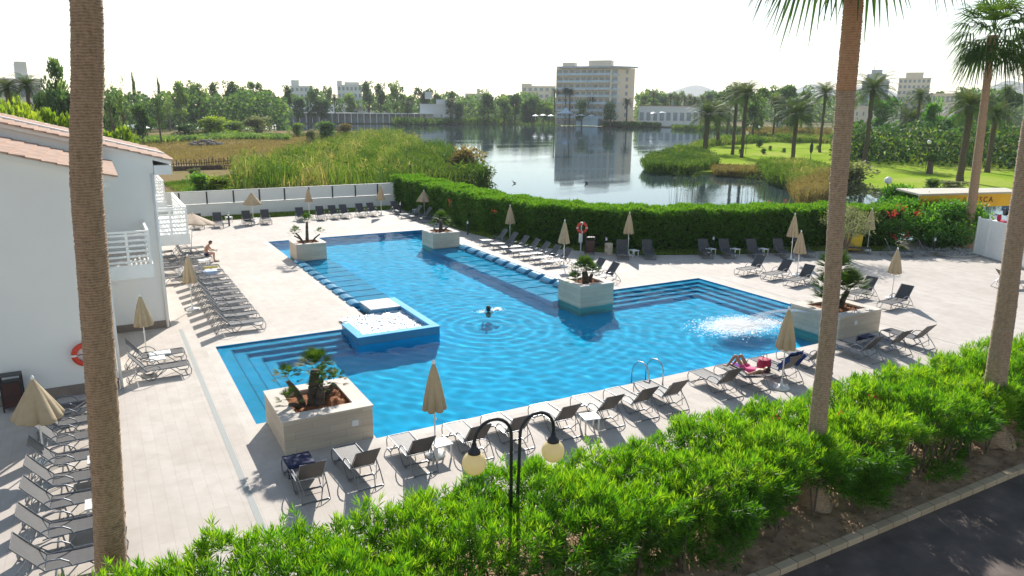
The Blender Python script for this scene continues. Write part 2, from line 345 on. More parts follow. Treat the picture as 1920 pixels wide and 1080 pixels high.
park = [G(x, y, -.6).to_2d()[:] for x, y in ((1268, 290), (1330, 268), (1440, 264), (1560, 263))] + [(330, 165), (330, 60), (130, 20), (90, 36)] + \
       [G(x, y, -.6).to_2d()[:] for x, y in ((1620, 352), (1500, 325), (1425, 318), (1400, 322), (1310, 322), (1255, 318), (1225, 305))]
slab_land('lawn', park, M['lawn'])

# ---- deck (rectangles around the pool), strips, coping
PX0, PX1, PY0, PYL, PYR, UX0, UX1, UY1 = 3.2, 27.6, 18.0, 28.4, 28.75, 9.5, 20.5, 50.2
cw = .35
d = MB()
for x0, x1, y0, y1 in [(-40, PX0-cw, 12.2, 65.8), (PX0-cw, 28.0-.05, 12.2, PY0-cw), 
                       (PX0-cw, UX0-cw, PYL+cw, 65.8), (UX0-cw, UX1+cw, UY1+cw, 65.8), (UX1+cw, 27.95, PYR+cw, 33)]:
    d.quad((x0, y0, 0), (x1, y0, 0), (x1, y1, 0), (x0, y1, 0))
d.quad(*[(x, y, 0) for x, y in ((UX1+cw, 33), (45, 33), (41.7, 33.8), (36, 35.6), (31.1, 37.8), (26.9, 42.6), (26.0, 47.5), (26.0, 65.8), (UX1+cw, 65.8))])
d.quad(*[(x, y, 0) for x, y in ((27.95, 12.2), (90, 12.2), (90, 25), (55, 28.5), (45, 33), (27.95, 33))])
ed = [(-40, 12.2), (90, 12.2), (90, 25), (55, 28.5), (45, 33), (41.7, 33.8), (36, 35.6), (31.1, 37.8), (26.9, 42.6), (26.0, 47.5), (26.0, 65.8), (-40, 65.8)]
for a, b in zip(ed[:-1], ed[1:]):
    d.quad((a[0], a[1], -1.65), (b[0], b[1], -1.65), (b[0], b[1], 0), (a[0], a[1], 0))
d.build('deck', M['deck'], kind='structure')
c = MB()
for x0, x1, y0, y1 in [(PX0-cw, PX0, PY0-cw, PYL+cw), (PX0, PX1, PY0-cw, PY0), (PX1, PX1+cw, PY0-cw, PYR+cw), (UX1, PX1, PYR, PYR+cw), (UX1, UX1+cw, PYR+cw, UY1+cw),
                       (UX0-cw, UX1, UY1, UY1+cw), (UX0-cw, UX0, PYL+cw, UY1), (PX0, UX0, PYL, PYL+cw), (PX0, 5.9, PY0, 20.5), (24.8, PX1, PY0, 20.2)]:
    c.quad((x0, y0, 0), (x1, y0, 0), (x1, y1, 0), (x0, y1, 0))
c.build('pool_coping', M['coping'], kind='structure')
MB().box(2.22, 2.36, 12.4, 31.4, .0, .004).build('drain_channel', M['drain'], kind='structure')
MB().box(28.45, 28.5, 12.4, 36.0, .0, .004).build('expansion_joint', M['drain'], kind='structure')

# ---- pool
ZF = -1.35
loop = [(PX0, PY0), (PX1, PY0), (PX1, PYR), (UX1, PYR), (UX1, UY1), (UX0, UY1), (UX0, PYL), (PX0, PYL)]
b = MB(); b.quad(*[(x, y, ZF) for x, y in loop])
for i in range(8):
    p, q = loop[i], loop[(i+1) % 8]; b.quad((p[0], p[1], ZF), (p[0], p[1], 0), (q[0], q[1], 0), (q[0], q[1], ZF))
b.build('pool_basin', M['pooltile'], kind='structure')
e = .015
wl = [(PX0-e, PY0-e), (PX1+e, PY0-e), (PX1+e, PYR+e), (UX1+e, PYR+e), (UX1+e, UY1+e), (UX0-e, UY1+e), (UX0-e, PYL+e), (PX0-e, PYL+e)]
# water body: a closed solid whose top is a real rippled surface
def water_h(x, y):
    d_ = np.hypot(x-14.63, y-28.19); f_ = np.hypot(x-23.3, y-21.3); ph = .7*np.sin(x*.7+y*.4)+.5*np.sin(y*.9-x*.3)
    h = .0045*np.sin(d_*12+1.6*ph)*np.exp(-d_/4.5)+.0035*np.sin(f_*13+3*ph)*np.exp(-f_/4)
    r = np.random.default_rng(4)
    for k in range(34): a = r.uniform(0, 6.3); L_ = r.uniform(.36, 1.3); h = h+.00092*L_**.85*np.sin((x*math.cos(a)+y*math.sin(a))*6.283/L_+r.uniform(0, 6.3))
    return h
gs = .06; gx = np.arange(PX0-e, PX1+e+gs, gs); gy = np.arange(PY0-e, UY1+e+gs, gs); gx[-1] = PX1+e; gy[-1] = UY1+e
def snap(g, *vals):
    for v in vals: g[np.argmin(abs(g-v))] = v
snap(gx, UX0-e, UX1+e, PX1+e); snap(gy, PYL+e, PYR+e, UY1+e)
XX, YY = np.meshgrid(gx, gy); cx_, cy_ = (XX[:-1, :-1]+XX[1:, 1:])/2, (YY[:-1, :-1]+YY[1:, 1:])/2
inside = ((cy_ < PYL+e) | ((cx_ > UX0-e) & (cy_ < PYR+e)) | ((cx_ > UX0-e) & (cx_ < UX1+e)))
ids = -np.ones(XX.shape, int); use = np.zeros(XX.shape, bool); use[:-1, :-1] |= inside; use[1:, :-1] |= inside; use[:-1, 1:] |= inside; use[1:, 1:] |= inside
ids[use] = np.arange(use.sum()); nt_ = int(use.sum()); hx2 = water_h(XX, YY)-.035
Vt = np.stack([XX[use], YY[use], hx2[use]], 1); Vb = Vt.copy(); Vb[:, 2] = ZF-.1; jj, ii = np.nonzero(inside)
top = np.stack([ids[jj, ii], ids[jj, ii+1], ids[jj+1, ii+1], ids[jj+1, ii]], 1); faces = [tuple(f) for f in top.tolist()]+[tuple(x+nt_ for x in reversed(f)) for f in top.tolist()]
ed_ = {}
for f in top.tolist():
    for a, b_ in zip(f, f[1:]+f[:1]): ed_[(a, b_)] = 1
for a, b_ in list(ed_):
    if (b_, a) not in ed_: faces.append((b_, a, a+nt_, b_+nt_))
me = bpy.data.meshes.new('pool_water'); me.from_pydata(np.concatenate([Vt, Vb]).tolist(), [], faces); me.update(); me.polygons.foreach_set('use_smooth', [i < len(top) for i in range(len(faces))]); me.materials.append(M['poolwater'])
pw = bpy.data.objects.new('pool_water', me); COL.objects.link(pw); pw['kind'] = 'structure'; pw.cycles.is_caustics_caster = True
def steps(name, k, corner, sx, sy, xr, yr):
    """nested L-shaped steps growing from a corner; sx,sy = direction into the pool"""
    b = MB(); nb = MB()
    for i in range(k):
        z = -.14-.27*i; w0 = .5+.45*i; wp = w0-.45 if i else 0
        cx, cy = corner
        def rect(x0, x1, y0, y1): b.box(min(x0, x1), max(x0, x1), min(y0, y1), max(y0, y1), ZF-.04-.002*i, z)
        rect(cx+sx*wp, cx+sx*w0, cy+sy*wp, yr)
        rect(cx+sx*w0, xr, cy+sy*wp, cy+sy*w0)
        def nz_(x0, x1, y0, y1): nb.box(min(x0, x1), max(x0, x1), min(y0, y1), max(y0, y1), z+.001, z+.005)
        nz_(cx+sx*(w0-.05), cx+sx*(w0-.003), cy+sy*(w0-.05), yr); nz_(cx+sx*w0, xr, cy+sy*(w0-.05), cy+sy*(w0-.003))
    nb.build('step_nosing', M['pooltile_deep'], kind='structure')
    return b.build(name, M['shelftile'], kind='structure')
steps('pool_steps', 4, (PX0, PYL), 1, -1, 7.96, 20.5)
steps('pool_steps', 4, (PX1, PYR), -1, -1, UX1-.1, 20.2)
# lounging shelves with divider ribs
for x0, x1, y0, y1 in ((UX0+.001, 11.7, 31.3, 43.0), (18.2, UX1-.001, 28.5, 43.0)):
    b = MB().box(x0, x1, y0, y1, ZF-.03, -.3); b.build('pool_shelf', M['shelftile'], kind='structure')
    r = MB(); n = 10; st = (y1-y0)/n
    for i in range(n+1):
        y = y0+st*i; r.box(x0+.05, x1-.04, y-.03, y+.03, -.301, -.2)
    r.build('shelf_rib', M['pooltile'], kind='structure')
# rounded headrests
def headrests(xc, y0, y1, n, side, lab):
    st = (y1-y0)/n
    for i in range(n):
        ya, yb = y0+st*i+.17, y0+st*(i+1)-.17; b = MB(); P = [(-.3, -.2), (-.3, .0), (-.24, .07), (-.12, .12), (0, .135), (.15, .12), (.28, .05), (.4, -.06), (.46, -.2)]
        if side < 0: P = [(-x, z) for x, z in reversed(P)]
        b.xprism([(xc+x, z) for x, z in P], ya, yb)
        # cross-section is in x,z: shrink ends slightly through bevel
        b.build('pool_headrest', M['pooltile_light'], smooth=False, bevel=.05, label=f'rounded blue mosaic headrest, {ORD[i]} from the near end, {lab} pool edge',
                cat='headrest', group=f'mosaic headrests along the {lab} edge of the pool')
headrests(9.68, 31.5, 43.0, 10, 1, 'left'); headrests(20.32, 28.9, 43.0, 11, -1, 'right')
# spa tub
sp = empty('spa_tub', (9.8, 28.4, 0), label='blue tiled bubbling spa tub with pale rim standing in the pool', cat='spa tub')
def P(b, name, mat, root, parent=None, **k):   # part built in world coordinates -> child of root (or of its part)
    l = root.location; b.v = [(v[0]-l.x, v[1]-l.y, v[2]-l.z) for v in b.v]
    return b.build(name, mat, parent or root, **k)
zr = .26; b = MB(); r0 = .3
b.box(7.98, 11.34, 26.1, 26.1+r0, -.06, zr); b.box(11.34-r0, 11.34, 26.1+r0, 31.25, -.06, zr); b.box(7.98, 7.98+r0, 26.1+r0, 28.2, -.06, zr)
P(b, 'wall', M['pooltile_deep'], sp)
b = MB(); b.box(7.98, 11.34, 26.1, 26.1+r0, ZF-.05, -.06); b.box(11.34-r0, 11.34, 26.1+r0, 31.25, ZF-.05, -.06); b.box(7.98, 7.98+r0, 26.1+r0, 28.2, ZF-.05, -.06); P(b, 'footing', M['pooltile'], sp)
b = MB(); b.box(7.95, 11.37, 26.07, 26.1+r0, zr, zr+.035); b.box(11.34-r0, 11.37, 26.1+r0, 31.28, zr, zr+.035); b.box(7.95, 7.98+r0, 26.1+r0, 28.2, zr, zr+.035)
P(b, 'rim', M['shelftile'], sp, bevel=.01)
b = MB().box(9.7, 11.34-r0, 29.7, 31.25, ZF-.05, zr); P(b, 'platform', M['pooltile_deep'], sp)
b = MB().box(9.7, 11.34-r0, 29.7, 31.28, zr, zr+.035); P(b, 'platform_top', M['pool_white'], sp)
b = MB().box(8.28, 11.04, 26.4, 29.7, ZF-.05, -.35); P(b, 'tub_floor', M['pooltile'], sp)
n = 70; V = []; F = []
hx = np.linspace(8.28, 11.04, n); hy = np.linspace(26.4, 29.7, n); hh = rng.normal(0, .022, (n, n))+.03*np.sin(hx*9)[None]*np.cos(hy*8)[:, None]+.1
for j in range(n):
    for i in range(n): V.append((hx[i], hy[j], hh[j, i]))
for j in range(n-1):
    for i in range(n-1): F.append((j*n+i, j*n+i+1, j*n+n+i+1, j*n+n+i))
b = MB(); b.v = V; b.f = F; P(b, 'bubbling_water', M['foam'], sp, smooth=True)
# ledge between the tub and the deck
b = MB(); b.box(8.0, 9.5, 28.2, 28.4, ZF-.05, .02); b.build('pool_ledge', M['shelftile'], kind='structure')

# ---- road, kerb, soil bed in front
sheet('road', [(-60, -60), (160, -60), (160, 8.42), (-60, 8.42)], -.0, M['asphalt'])
MB().box(-60, 160, 8.42, 8.62, -.2, .13).build('kerb', M['kerb'], kind='structure', bevel=.015)
def bumpy(name, x0, x1, y0, y1, nx, ny, z, amp, mat):
    xs = np.linspace(x0, x1, nx); ys = np.linspace(y0, y1, ny); b = MB()
    hz = rng.normal(0, amp, (ny, nx)); hz = (hz+np.roll(hz, 1, 0)+np.roll(hz, 1, 1))/1.8
    b.v = [(xs[i], ys[j], z+hz[j, i]) for j in range(ny) for i in range(nx)]
    b.f = [(j*nx+i, j*nx+i+1, j*nx+nx+i+1, j*nx+nx+i) for j in range(ny-1) for i in range(nx-1)]
    return b.build(name, mat, kind='structure', smooth=True)
bumpy('flower_bed_soil', -8, 60, 8.6, 12.2, 500, 30, .07, .022, M['earth'])
MB().box(-60, 160, 12.12, 12.2, -.2, .12).build('bed_edging', M['concrete'], kind='structure')
# dry leaves on the bed
N = 2600; pos = np.stack([rng.uniform(-2, 34, N), 8.7+rng.random(N)**1.5*2.6, rng.uniform(.09, .13, N)], 1); dd = rng.normal(size=(N, 3)); dd[:, 2] *= .15
quads_obj('dry_leaves', leaf_quads(pos, dd, .12, .03), rng.random(N), leafmat('dry_leaf', [(0, (.2, .12, .06)), (1, (.42, .3, .16))], .1, .02), kind='stuff')

# ---- hills
def hill(name, x0, x1, ytop, D, bumps, lab):
    n = 60; b = MB(); top = []; cen = PD((x0+x1)/2, 200, D)
    for i in range(n+1):
        f = i/n; x = x0+(x1-x0)*f; y = 205-(205-ytop)*(math.sin(math.pi*f)**.8)*(1+.18*math.sin(f*bumps)+.07*math.sin(f*bumps*2.7)); p = PD(x, y, D); top.append(p)
    dv = Vector((cen.x, cen.y, 0)).normalized()
    for i in range(n):
        a, c_ = top[i], top[i+1]; fr = lambda p, k: (p.x+dv.x*k, p.y+dv.y*k, -5)
        b.quad(fr(a, -600), fr(c_, -600), tuple(c_), tuple(a)); b.quad(tuple(a), tuple(c_), fr(c_, 900), fr(a, 900))
    b.build(name, M['hill'], smooth=True, kind='structure')
hill('hills', 1430, 1720, 156, 5200, 9, ''); hill('hills', 1640, 2200, 161, 5000, 17, ''); hill('hills', 1200, 1460, 163, 5200, 7, ''); hill('hills', 150, 330, 195, 4000, 5, '')

# ================================================================== BUILDINGS (left)
def roof_tiles(plane, x0, x1, y0, y1, bw=.36, bl=.42):
    """overlapping flat clay tiles running down +x: returns MB. plane(x)->z"""
    b = MB(); ny = int((y1-y0)/bl); nx = int((x1-x0)/bw)
    for j in range(ny):
        for i in range(nx):
            xa = x0+(x1-x0)*i/nx; xb = x0+(x1-x0)*(i+1)/nx+.04; ya = y0+(y1-y0)*j/ny+.006; yb = y0+(y1-y0)*(j+1)/ny-.006; j1 = random.uniform(-.006, .006)
            za, zb = plane(xa)+.02+j1, plane(xb)+.055+j1; ym = (ya+yb)/2
            b.quad((xa, ya, za), (xb, ya, zb), (xb, ym, zb+.035), (xa, ym, za+.03)); b.quad((xa, ym, za+.03), (xb, ym, zb+.035), (xb, yb, zb), (xa, yb, za))
            b.quad((xb, ya, zb-.05), (xb, yb, zb-.05), (xb, yb, zb), (xb, ym, zb+.035), (xb, ya, zb))
            b.quad((xa, ya, za-.04), (xb, ya, zb-.05), (xb, ya, zb), (xa, ya, za))
    return b
def railing(b, x0, x1, y0, y1, zb, h, n=6, posts=True):
    L = math.hypot(x1-x0, y1-y0); rz = math.atan2(y1-y0, x1-x0); cx, cy = (x0+x1)/2, (y0+y1)/2
    for i in range(n):
        z = zb+h*(i+.35)/n; b.box(cx-L/2, cx+L/2, cy-.02, cy+.02, z, z+.07, rz, (cx, cy))
    b.box(cx-L/2-.03, cx+L/2+.03, cy-.045, cy+.045, zb+h, zb+h+.06, rz, (cx, cy))
    for t_ in (0, .5, 1):
        px, py = x0+(x1-x0)*t_, y0+(y1-y0)*t_; b.box(px-.045, px+.045, py-.045, py+.045, zb, zb+h)
def balcony(root, x0, x1, y0, y1, zs, h=1.15, front=True):
    b = MB().box(x0, x1, y0, y1, zs, zs+.5); s = P(b, 'balcony', M['white'], root, bevel=.01)
    r = MB(); railing(r, x0+.06, x1-.08, y0+.06, y0+.06, zs+.5, h)
    railing(r, x1-.08, x1-.08, y0+.14, y1-.05, zs+.5, h)
    P(r, 'railing', M['white'], root, s); return s
A = empty('white_apartment_house', (-4, 28.5, 0), label='nearest white rendered holiday house with clay verge tiles and slatted balcony, left edge', cat='house')
pa = lambda x: 7.49-.28*(x+2.3)
b = MB().xprism([(-9, 0), (-.08, 0), (-.08, pa(-.08)-.12), (-5.5, pa(-5.5)-.12), (-9, pa(-5.5)-1.1)], 25.4, 35)
P(b, 'wall', M['white_wall'], A)
b = MB().xprism([(-5.5, pa(-5.5)-.16), (.5, pa(.5)-.16), (.5, pa(.5)-.02), (-5.5, pa(-5.5)-.02)], 25.22, 31.9); P(b, 'roof_slab', M['white_wall'], A)
P(roof_tiles(pa, -5.5, .52, 25.1, 31.9), 'roof', M['roof'], A)
b = MB().box(-9, -.075, 25.365, 25.398, 0, .34); P(b, 'skirting', M['skirt'], A)
b = MB().tube([(-.02, 25.33, 0), (-.02, 25.33, 6.3)], .05, 10); P(b, 'drainpipe', M['white'], A, smooth=True)
b = MB().tube([(.02, 25.6, 6.42), (.3, 25.6, 6.42)], .04, 8); P(b, 'gutter_spout', M['white'], A, smooth=True)
balcony(A, -.08, 1.45, 29.0, 31.9, 2.75)
o = P(MB().box(.0, 1.3, 29.1, 31.8, 3.251, 3.262), 'balcony_floor', M['coping_top'], A)
B = empty('white_apartment_house', (-3, 36, 0), label='second white rendered house behind the nearest one, taller tiled roof with a white mortar line', cat='house')
pb = lambda x: 6.75-.27*(x-2.46)
b = MB().xprism([(-9, 0), (1.96, 0), (1.96, pb(1.96)-.12), (-5.5, pb(-5.5)-.12), (-9, pb(-5.5)-1.1)], 32.0, 46)
P(b, 'wall', M['white_wall'], B)
b = MB().xprism([(-5.5, pb(-5.5)-.16), (2.6, pb(2.6)-.16), (2.6, pb(2.6)-.02), (-5.5, pb(-5.5)-.02)], 31.82, 40.4); P(b, 'roof_slab', M['white_wall'], B)
P(roof_tiles(pb, -5.5, 2.64, 31.7, 34.6), 'roof', M['roof'], B); P(roof_tiles(pb, -5.5, 2.64, 34.95, 40.4), 'roof', M['roof'], B)
b = MB().xprism([(-5.5, pb(-5.5)), (2.6, pb(2.6)), (2.6, pb(2.6)+.13), (-5.5, pb(-5.5)+.13)], 34.6, 34.95); P(b, 'mortar_strip', M['white'], B)
P(MB().box(1.97, 2.6, 31.84, 40, 6.16, 6.52), 'eave_box', M['white'], B)
P(MB().box(-9, 1.965, 31.965, 31.998, 0, .3), 'skirting', M['skirt'], B)
P(MB().tube([(1.88, 31.93, 0), (1.88, 31.93, 6.2)], .055, 10), 'drainpipe', M['white'], B, smooth=True)
P(MB().box(.02, .3, 31.86, 31.99, 2.05, 2.6), 'wall_light', M['white'], B, bevel=.02)
balcony(B, 1.96, 3.42, 36.0, 42.2, 2.65)
C_ = empty('white_apartment_house', (-1, 52, 0), label='farthest white house of the row, only its slatted balconies showing past the corner', cat='house')
b = MB().xprism([(-9, 0), (2.1, 0), (2.1, 5.5), (-5.5, 6.0), (-9, 5.6)], 46, 60); P(b, 'wall', M['white_wall'], C_)
P(roof_tiles(lambda x: 5.6-.06*(x-2.6), -5.5, 2.6, 45.8, 60, .6, .8), 'roof', M['roof'], C_)
balcony(C_, 2.1, 3.35, 46.5, 52.0, 2.9); balcony(C_, 2.1, 3.35, 53, 58.5, 2.9)

# ---- white panelled wall at the far end
Wl = empty('garden_wall', (14, 64.3, 0), label='white garden wall of framed panels at the far end of the terrace', cat='wall')
P(MB().box(3.5, 24.1, 64.2, 64.45, -.2, 1.02), 'wall_base', M['white_wall'], Wl)
P(MB().box(3.5, 24.1, 64.14, 64.2, .98, 1.03), 'ledge', M['white'], Wl)
xs = np.linspace(3.5, 24.1, 11)
for i in range(10): P(MB().box(xs[i]+.06, xs[i+1]-.06, 64.24, 64.3, 1.06, 2.0), 'panel', M['white_wall'], Wl)
for x in xs: P(MB().box(x-.045, x+.045, 64.2, 64.34, 1.02, 2.02), 'post', M['dark_metal'], Wl)
P(MB().box(3.5, 24.1, 64.2, 64.34, 2.02, 2.07), 'top_rail', M['white'], Wl)

# ---- white fence and gate on the right
Fn = empty('white_gate', (47, 24, 0), label='tall white boarded gate with louvred panel at the right edge of the terrace', cat='gate')
a, b_ = Vector((47.9, 25.7, 0)), Vector((44.4, 18.6, 0)); L = (b_-a).length; dr = (b_-a)/L; rz = math.atan2(dr.y, dr.x)
def along(b, s0, s1, t0, t1, z0, z1):
    c_ = a+dr*((s0+s1)/2); nx_ = Vector((-dr.y, dr.x, 0)); c_ = c_+nx_*((t0+t1)/2); l, t_ = (s1-s0)/2, (t1-t0)/2
    b.box(c_.x-l, c_.x+l, c_.y-t_, c_.y+t_, z0, z1, rz, (c_.x, c_.y)); return b
P(along(MB(), 0, 2.5, -.02, .02, .05, 2.35), 'board_panel', M['white'], Fn)
for s in (0, 1.0, 2.5, 4.4, 6.6): P(along(MB(), s-.05, s+.05, -.05, .05, 0, 2.42), 'post', M['white'], Fn)
lb = MB()
for i in range(24): along(lb, 2.56, 4.34, -.03, .03, .15+i*.085, .2+i*.085); along(lb, 4.46, 6.54, -.03, .03, .15+i*.085, .2+i*.085)
P(lb, 'louvre_panel', M['white'], Fn)
P(along(MB(), 2.5, 6.6, -.055, .055, 2.24, 2.32), 'top_rail', M['white'], Fn); P(along(MB(), 0, 6.6, -.08, .08, 0.0, .1), 'base_rail', M['concrete'], Fn)

# ---- pavilion with yellow lettered fascia behind the hedge
zA = 3.3
q = [G(1680, 353, zA), G(1885, 352, zA), G(1912, 359, zA), G(1725, 364, zA)]
Pv = empty('pavilion', (q[3].x, q[3].y, 0), label='beach bar pavilion with pale flat roof and yellow lettered fascia behind the hedge', cat='pavilion')
P(MB().prism([(v.x, v.y) for v in reversed(q)], zA-.12, zA), 'roof', pbr('awning_beige', (.6, .56, .46), (.52, .48, .4), 1, .8), Pv)
fl, fr = q[3].copy(), q[2].copy(); fd = (fr-fl).normalized(); fn = Vector((fd.y, -fd.x, 0)); fL = (fr-fl).length
if fn.dot(Vector((fl.x, fl.y, 0))) > 0: fn = -fn
def fpt(s, z, o=0): v = fl+fd*s+fn*o; return (v.x, v.y, z)
fb = MB()
for o1 in (0.0,): fb.quad(fpt(0, zA-1.0, .03), fpt(fL, zA-1.0, .03), fpt(fL, zA-.13, .03), fpt(0, zA-.13, .03))
fb.quad(fpt(0, zA-1.0, -.03), fpt(0, zA-.13, -.03), fpt(fL, zA-.13, -.03), fpt(fL, zA-1.0, -.03)); fb.quad(fpt(0, zA-1.0, .03), fpt(0, zA-1, -.03), fpt(fL, zA-1, -.03), fpt(fL, zA-1.0, .03))
P(fb, 'fascia', M['awning_yellow'], Pv)
for s in (0.2, fL*.5, fL-.2): p = fpt(s, 0, -.2); P(MB().box(p[0]-.06, p[0]+.06, p[1]-.06, p[1]+.06, 0, zA-.12), 'post', M['white'], Pv)
def text_obj(txt, size, loc, xdir, ndir, mat, parent, root, name='lettering'):
    cu = bpy.data.curves.new(name, 'FONT'); cu.body = txt; cu.size = size; cu.extrude = .01; cu.align_x = 'LEFT'; cu.space_character = 1.35
    o = bpy.data.objects.new(name, cu); COL.objects.link(o); dg = bpy.context.evaluated_depsgraph_get(); me = bpy.data.meshes.new_from_object(o.evaluated_get(dg)); bpy.data.objects.remove(o)
    o = bpy.data.objects.new(name, me); COL.objects.link(o); me.materials.clear(); me.materials.append(mat); z = Vector((0, 0, 1)); x = xdir.normalized(); n = ndir.normalized()
    mt = Matrix(((x.x, z.x, n.x, loc[0]), (x.y, z.y, n.y, loc[1]), (x.z, z.z, n.z, loc[2]), (0, 0, 0, 1))); me.transform(Matrix.Translation(-root.location) @ mt); o.parent = root; return o
def s_at(px):   # distance along the fascia seen at pixel column px
    dd_ = ray(px, 372); A_ = np.array([[fd.x, -dd_.x], [fd.y, -dd_.y]]); return np.linalg.solve(A_, [-fl.x, -fl.y])[0]
sl_, sr_ = s_at(1798), s_at(1864)
text_obj('LA PESCA', .55, fpt(sr_-3.95+17*(sr_-sl_)/66, zA-.68, .05), fd, fn, M['letter'], Pv, Pv)

# ================================================================== FAR SIDE OF THE LAKE
def facade(name, x0, x1, ytop, D, mat, floors, bays, lab, cat='building', depth=14, zb=-.6, wmat='far_glass', roofcol=None, group=None, top=None, wfrac=(.55, .5)):
    """building whose front faces the camera; windows are real recessed-looking panes set in frames"""
    cl, cr = PD(x0, ytop, D), PD(x1, ytop, D); cen = (cl+cr)/2; W_ = (cr-cl).to_2d().length; H = cen.z-zb; az = math.atan2(cen.x, cen.y)
    root = empty(name, (cen.x, cen.y, zb), -az, label=lab, cat=cat, group=group)
    MB().box(-W_/2, W_/2, 0, depth, 0, H).build('wall', mat, root)
    MB().box(-W_/2-.4, W_/2+.4, -.4, depth+.4, H, H+.35).build('roof', roofcol or mat, root)
    if floors:
        fh = H/floors; bw = W_/bays; ww, wh = bw*wfrac[0], fh*wfrac[1]
        proto = MB().box(-ww/2, ww/2, -.12, .05, 0, wh).build('window', M[wmat], root)
        k = 0
        for f in range(floors):
            for i in range(bays):
                o = proto if k == 0 else proto.copy()
                if k: COL.objects.link(o)
                o.location = (-W_/2+bw*(i+.5), 0, f*fh+fh*.28); k += 1
    if top:
        for (a_, b__, h_, z0) in top: MB().box(-W_/2+W_*a_, -W_/2+W_*b__, 1, depth-1, H+.3+z0, H+.3+z0+h_).build('roof_house', mat, root)
    return root, W_, H
# lakeside hotel: long balconied front turned to the left, plain gable end to the right
hz = -.6; pL, pC, pR = PD(1045, 134, 437), PD(1146, 127, 430), PD(1191, 129, 440)
Hh = pC.z-hz; ht = empty('hotel', (pC.x, pC.y, hz), label='eight storey lakeside hotel with blue balconies and cream end wall across the water', cat='hotel')
def loc(v): return Vector((v.x-pC.x, v.y-pC.y, 0))
eL, eR = loc(pL), loc(pR); uL, uR = eL.normalized(), eR.normalized(); LL, LR = eL.length, eR.length
far = eL+eR
MB().prism([(0, 0), (eR.x, eR.y), (far.x, far.y), (eL.x, eL.y)], 0, Hh).build('wall', M['far_cream'], ht)
nL = Vector((uL.y, -uL.x, 0)); nL = nL if nL.dot(eR) < 0 else -nL; nR = Vector((uR.y, -uR.x, 0)); nR = nR if nR.dot(eL) < 0 else -nR
ex = lambda v, k: (v.x*k, v.y*k)
o1 = (nL+nR)*1.6; MB().prism([(o1.x, o1.y), ((eR+nL*1.6-nR*-3).x, (eR+nL*1.6+nR*3).y), ((far-nL*1.6).x, (far-nL*1.6).y), ((eL+nL*1.6).x, (eL+nL*1.6).y)], Hh, Hh+.9).build('roof', M['far_grey'], ht)
fh = Hh/8
def on(u, s, n_, o_, z): v = u*s+n_*o_; return (v.x, v.y, z)
def slab_on(u, n_, s0, s1, o0, o1_, z0, z1):
    p_ = [on(u, s0, n_, o0, 0)[:2], on(u, s1, n_, o0, 0)[:2], on(u, s1, n_, o1_, 0)[:2], on(u, s0, n_, o1_, 0)[:2]]
    return MB().prism(p_, z0, z1)
for f in range(1, 8):
    z = f*fh
    bs = slab_on(uL, nL, 0, LL, 0.02, 1.7, z-.15, z+.15).build('balcony', M['far_white'], ht)
    slab_on(uL, nL, 0.1, LL-.1, 1.6, 1.68, z+.16, z+1.15).build('balustrade', M['blue_rail'], bs)
    slab_on(uR, nR, 1, LR*.32, 0.02, .9, z-.12, z+.95).build('balcony', M['blue_rail'], ht)
NB = 9
for i in range(NB+1): slab_on(uL, nL, LL*i/NB-.12 if i else 0.01, LL*i/NB+.12, .03, 1.5, .1, Hh-.1).build('party_wall', M['far_cream'], ht)
wp = None
for f in range(8):
    for i in range(NB):
        s = LL*(i+.5)/NB; o = slab_on(uL, nL, s-LL/NB*.33, s+LL/NB*.33, -.2, .06, f*fh+.3, f*fh+fh*.72).build('window', M['far_glass'], ht)
for f in range(1, 8): slab_on(uR, nR, LR*.62, LR*.72, -.2, .06, f*fh+.9, f*fh+fh*.75).build('window', M['far_glass'], ht); slab_on(uR, nR, LR*.05, LR*.28, -.2, .07, f*fh+.5, f*fh+fh*.8).build('window', M['far_glass'], ht)
slab_on(uL, -nL, LL*.02, LL*.44, 3, 10, Hh+.9, Hh+4.2).build('roof_house', M['far_cream'], ht); slab_on(uL, -nL, LL*.7, LL*.93, 3, 9, Hh+.9, Hh+3.2).build('roof_house', M['far_cream'], ht)
slab_on(uL, nL, LL*.15, LL*.55, 2, 9, 0, 4.0).build('terrace_wing', M['blue_rail'], ht)

facade('tower_block', 1617, 1668, 152, 640, M['far_grey'], 7, 6, 'grey blue stepped tower block with rooftop mast, behind the date palms', top=[(.15, .85, 5, 0), (.3, .7, 3, 5), (.38, .4, 7, 8)])
facade('tower_block', 1686, 1746, 147, 640, M['far_cream'], 8, 7, 'pale cream tower block with balconies, right of the grey blue tower', top=[(.2, .75, 4, 0)])
facade('apartment_building', 544, 586, 162, 560, M['far_white'], 5, 5, 'white hotel block with antenna showing above the trees, left of its neighbour', top=[(.05, .4, 4, 0), (.1, .12, 8, 4), (.38, .4, 9, 4)])
facade('apartment_building', 632, 678, 160, 560, M['far_white'], 5, 6, 'white hotel block with flat roof canopy above the trees, right of the antenna block', top=[(.0, .2, 3, 0), (.3, .9, 2, 0)])
facade('hotel', -60, 76, 150, 190, M['far_white'], 3, 9, 'white modern building with dark roof tower at the upper left edge', depth=20, top=[(.66, .83, 3.5, 0)], roofcol=M['far_white'])
facade('beach_club', 528, 628, 197, 470, M['far_white'], 2, 10, 'long low white lakeside club building behind the slim palms', depth=12, wfrac=(.3, .3), top=[(.1, .6, 3, 0)])
facade('villa', 640, 700, 203, 480, M['far_white'], 1, 6, 'small white terrace houses with chimneys beside the lakeside club', wfrac=(.3, .3), roofcol=M['roof_tile_far'], top=[(.05, .15, 3, 0), (.55, .65, 3, 0)])
facade('villa', 787, 868, 196, 450, M['far_white'], 1, 5, 'white block building with rooftop water tank at the lake shore', wfrac=(.2, .2), top=[(.12, .28, 4, 3), (.38, .75, 2.6, 0)])
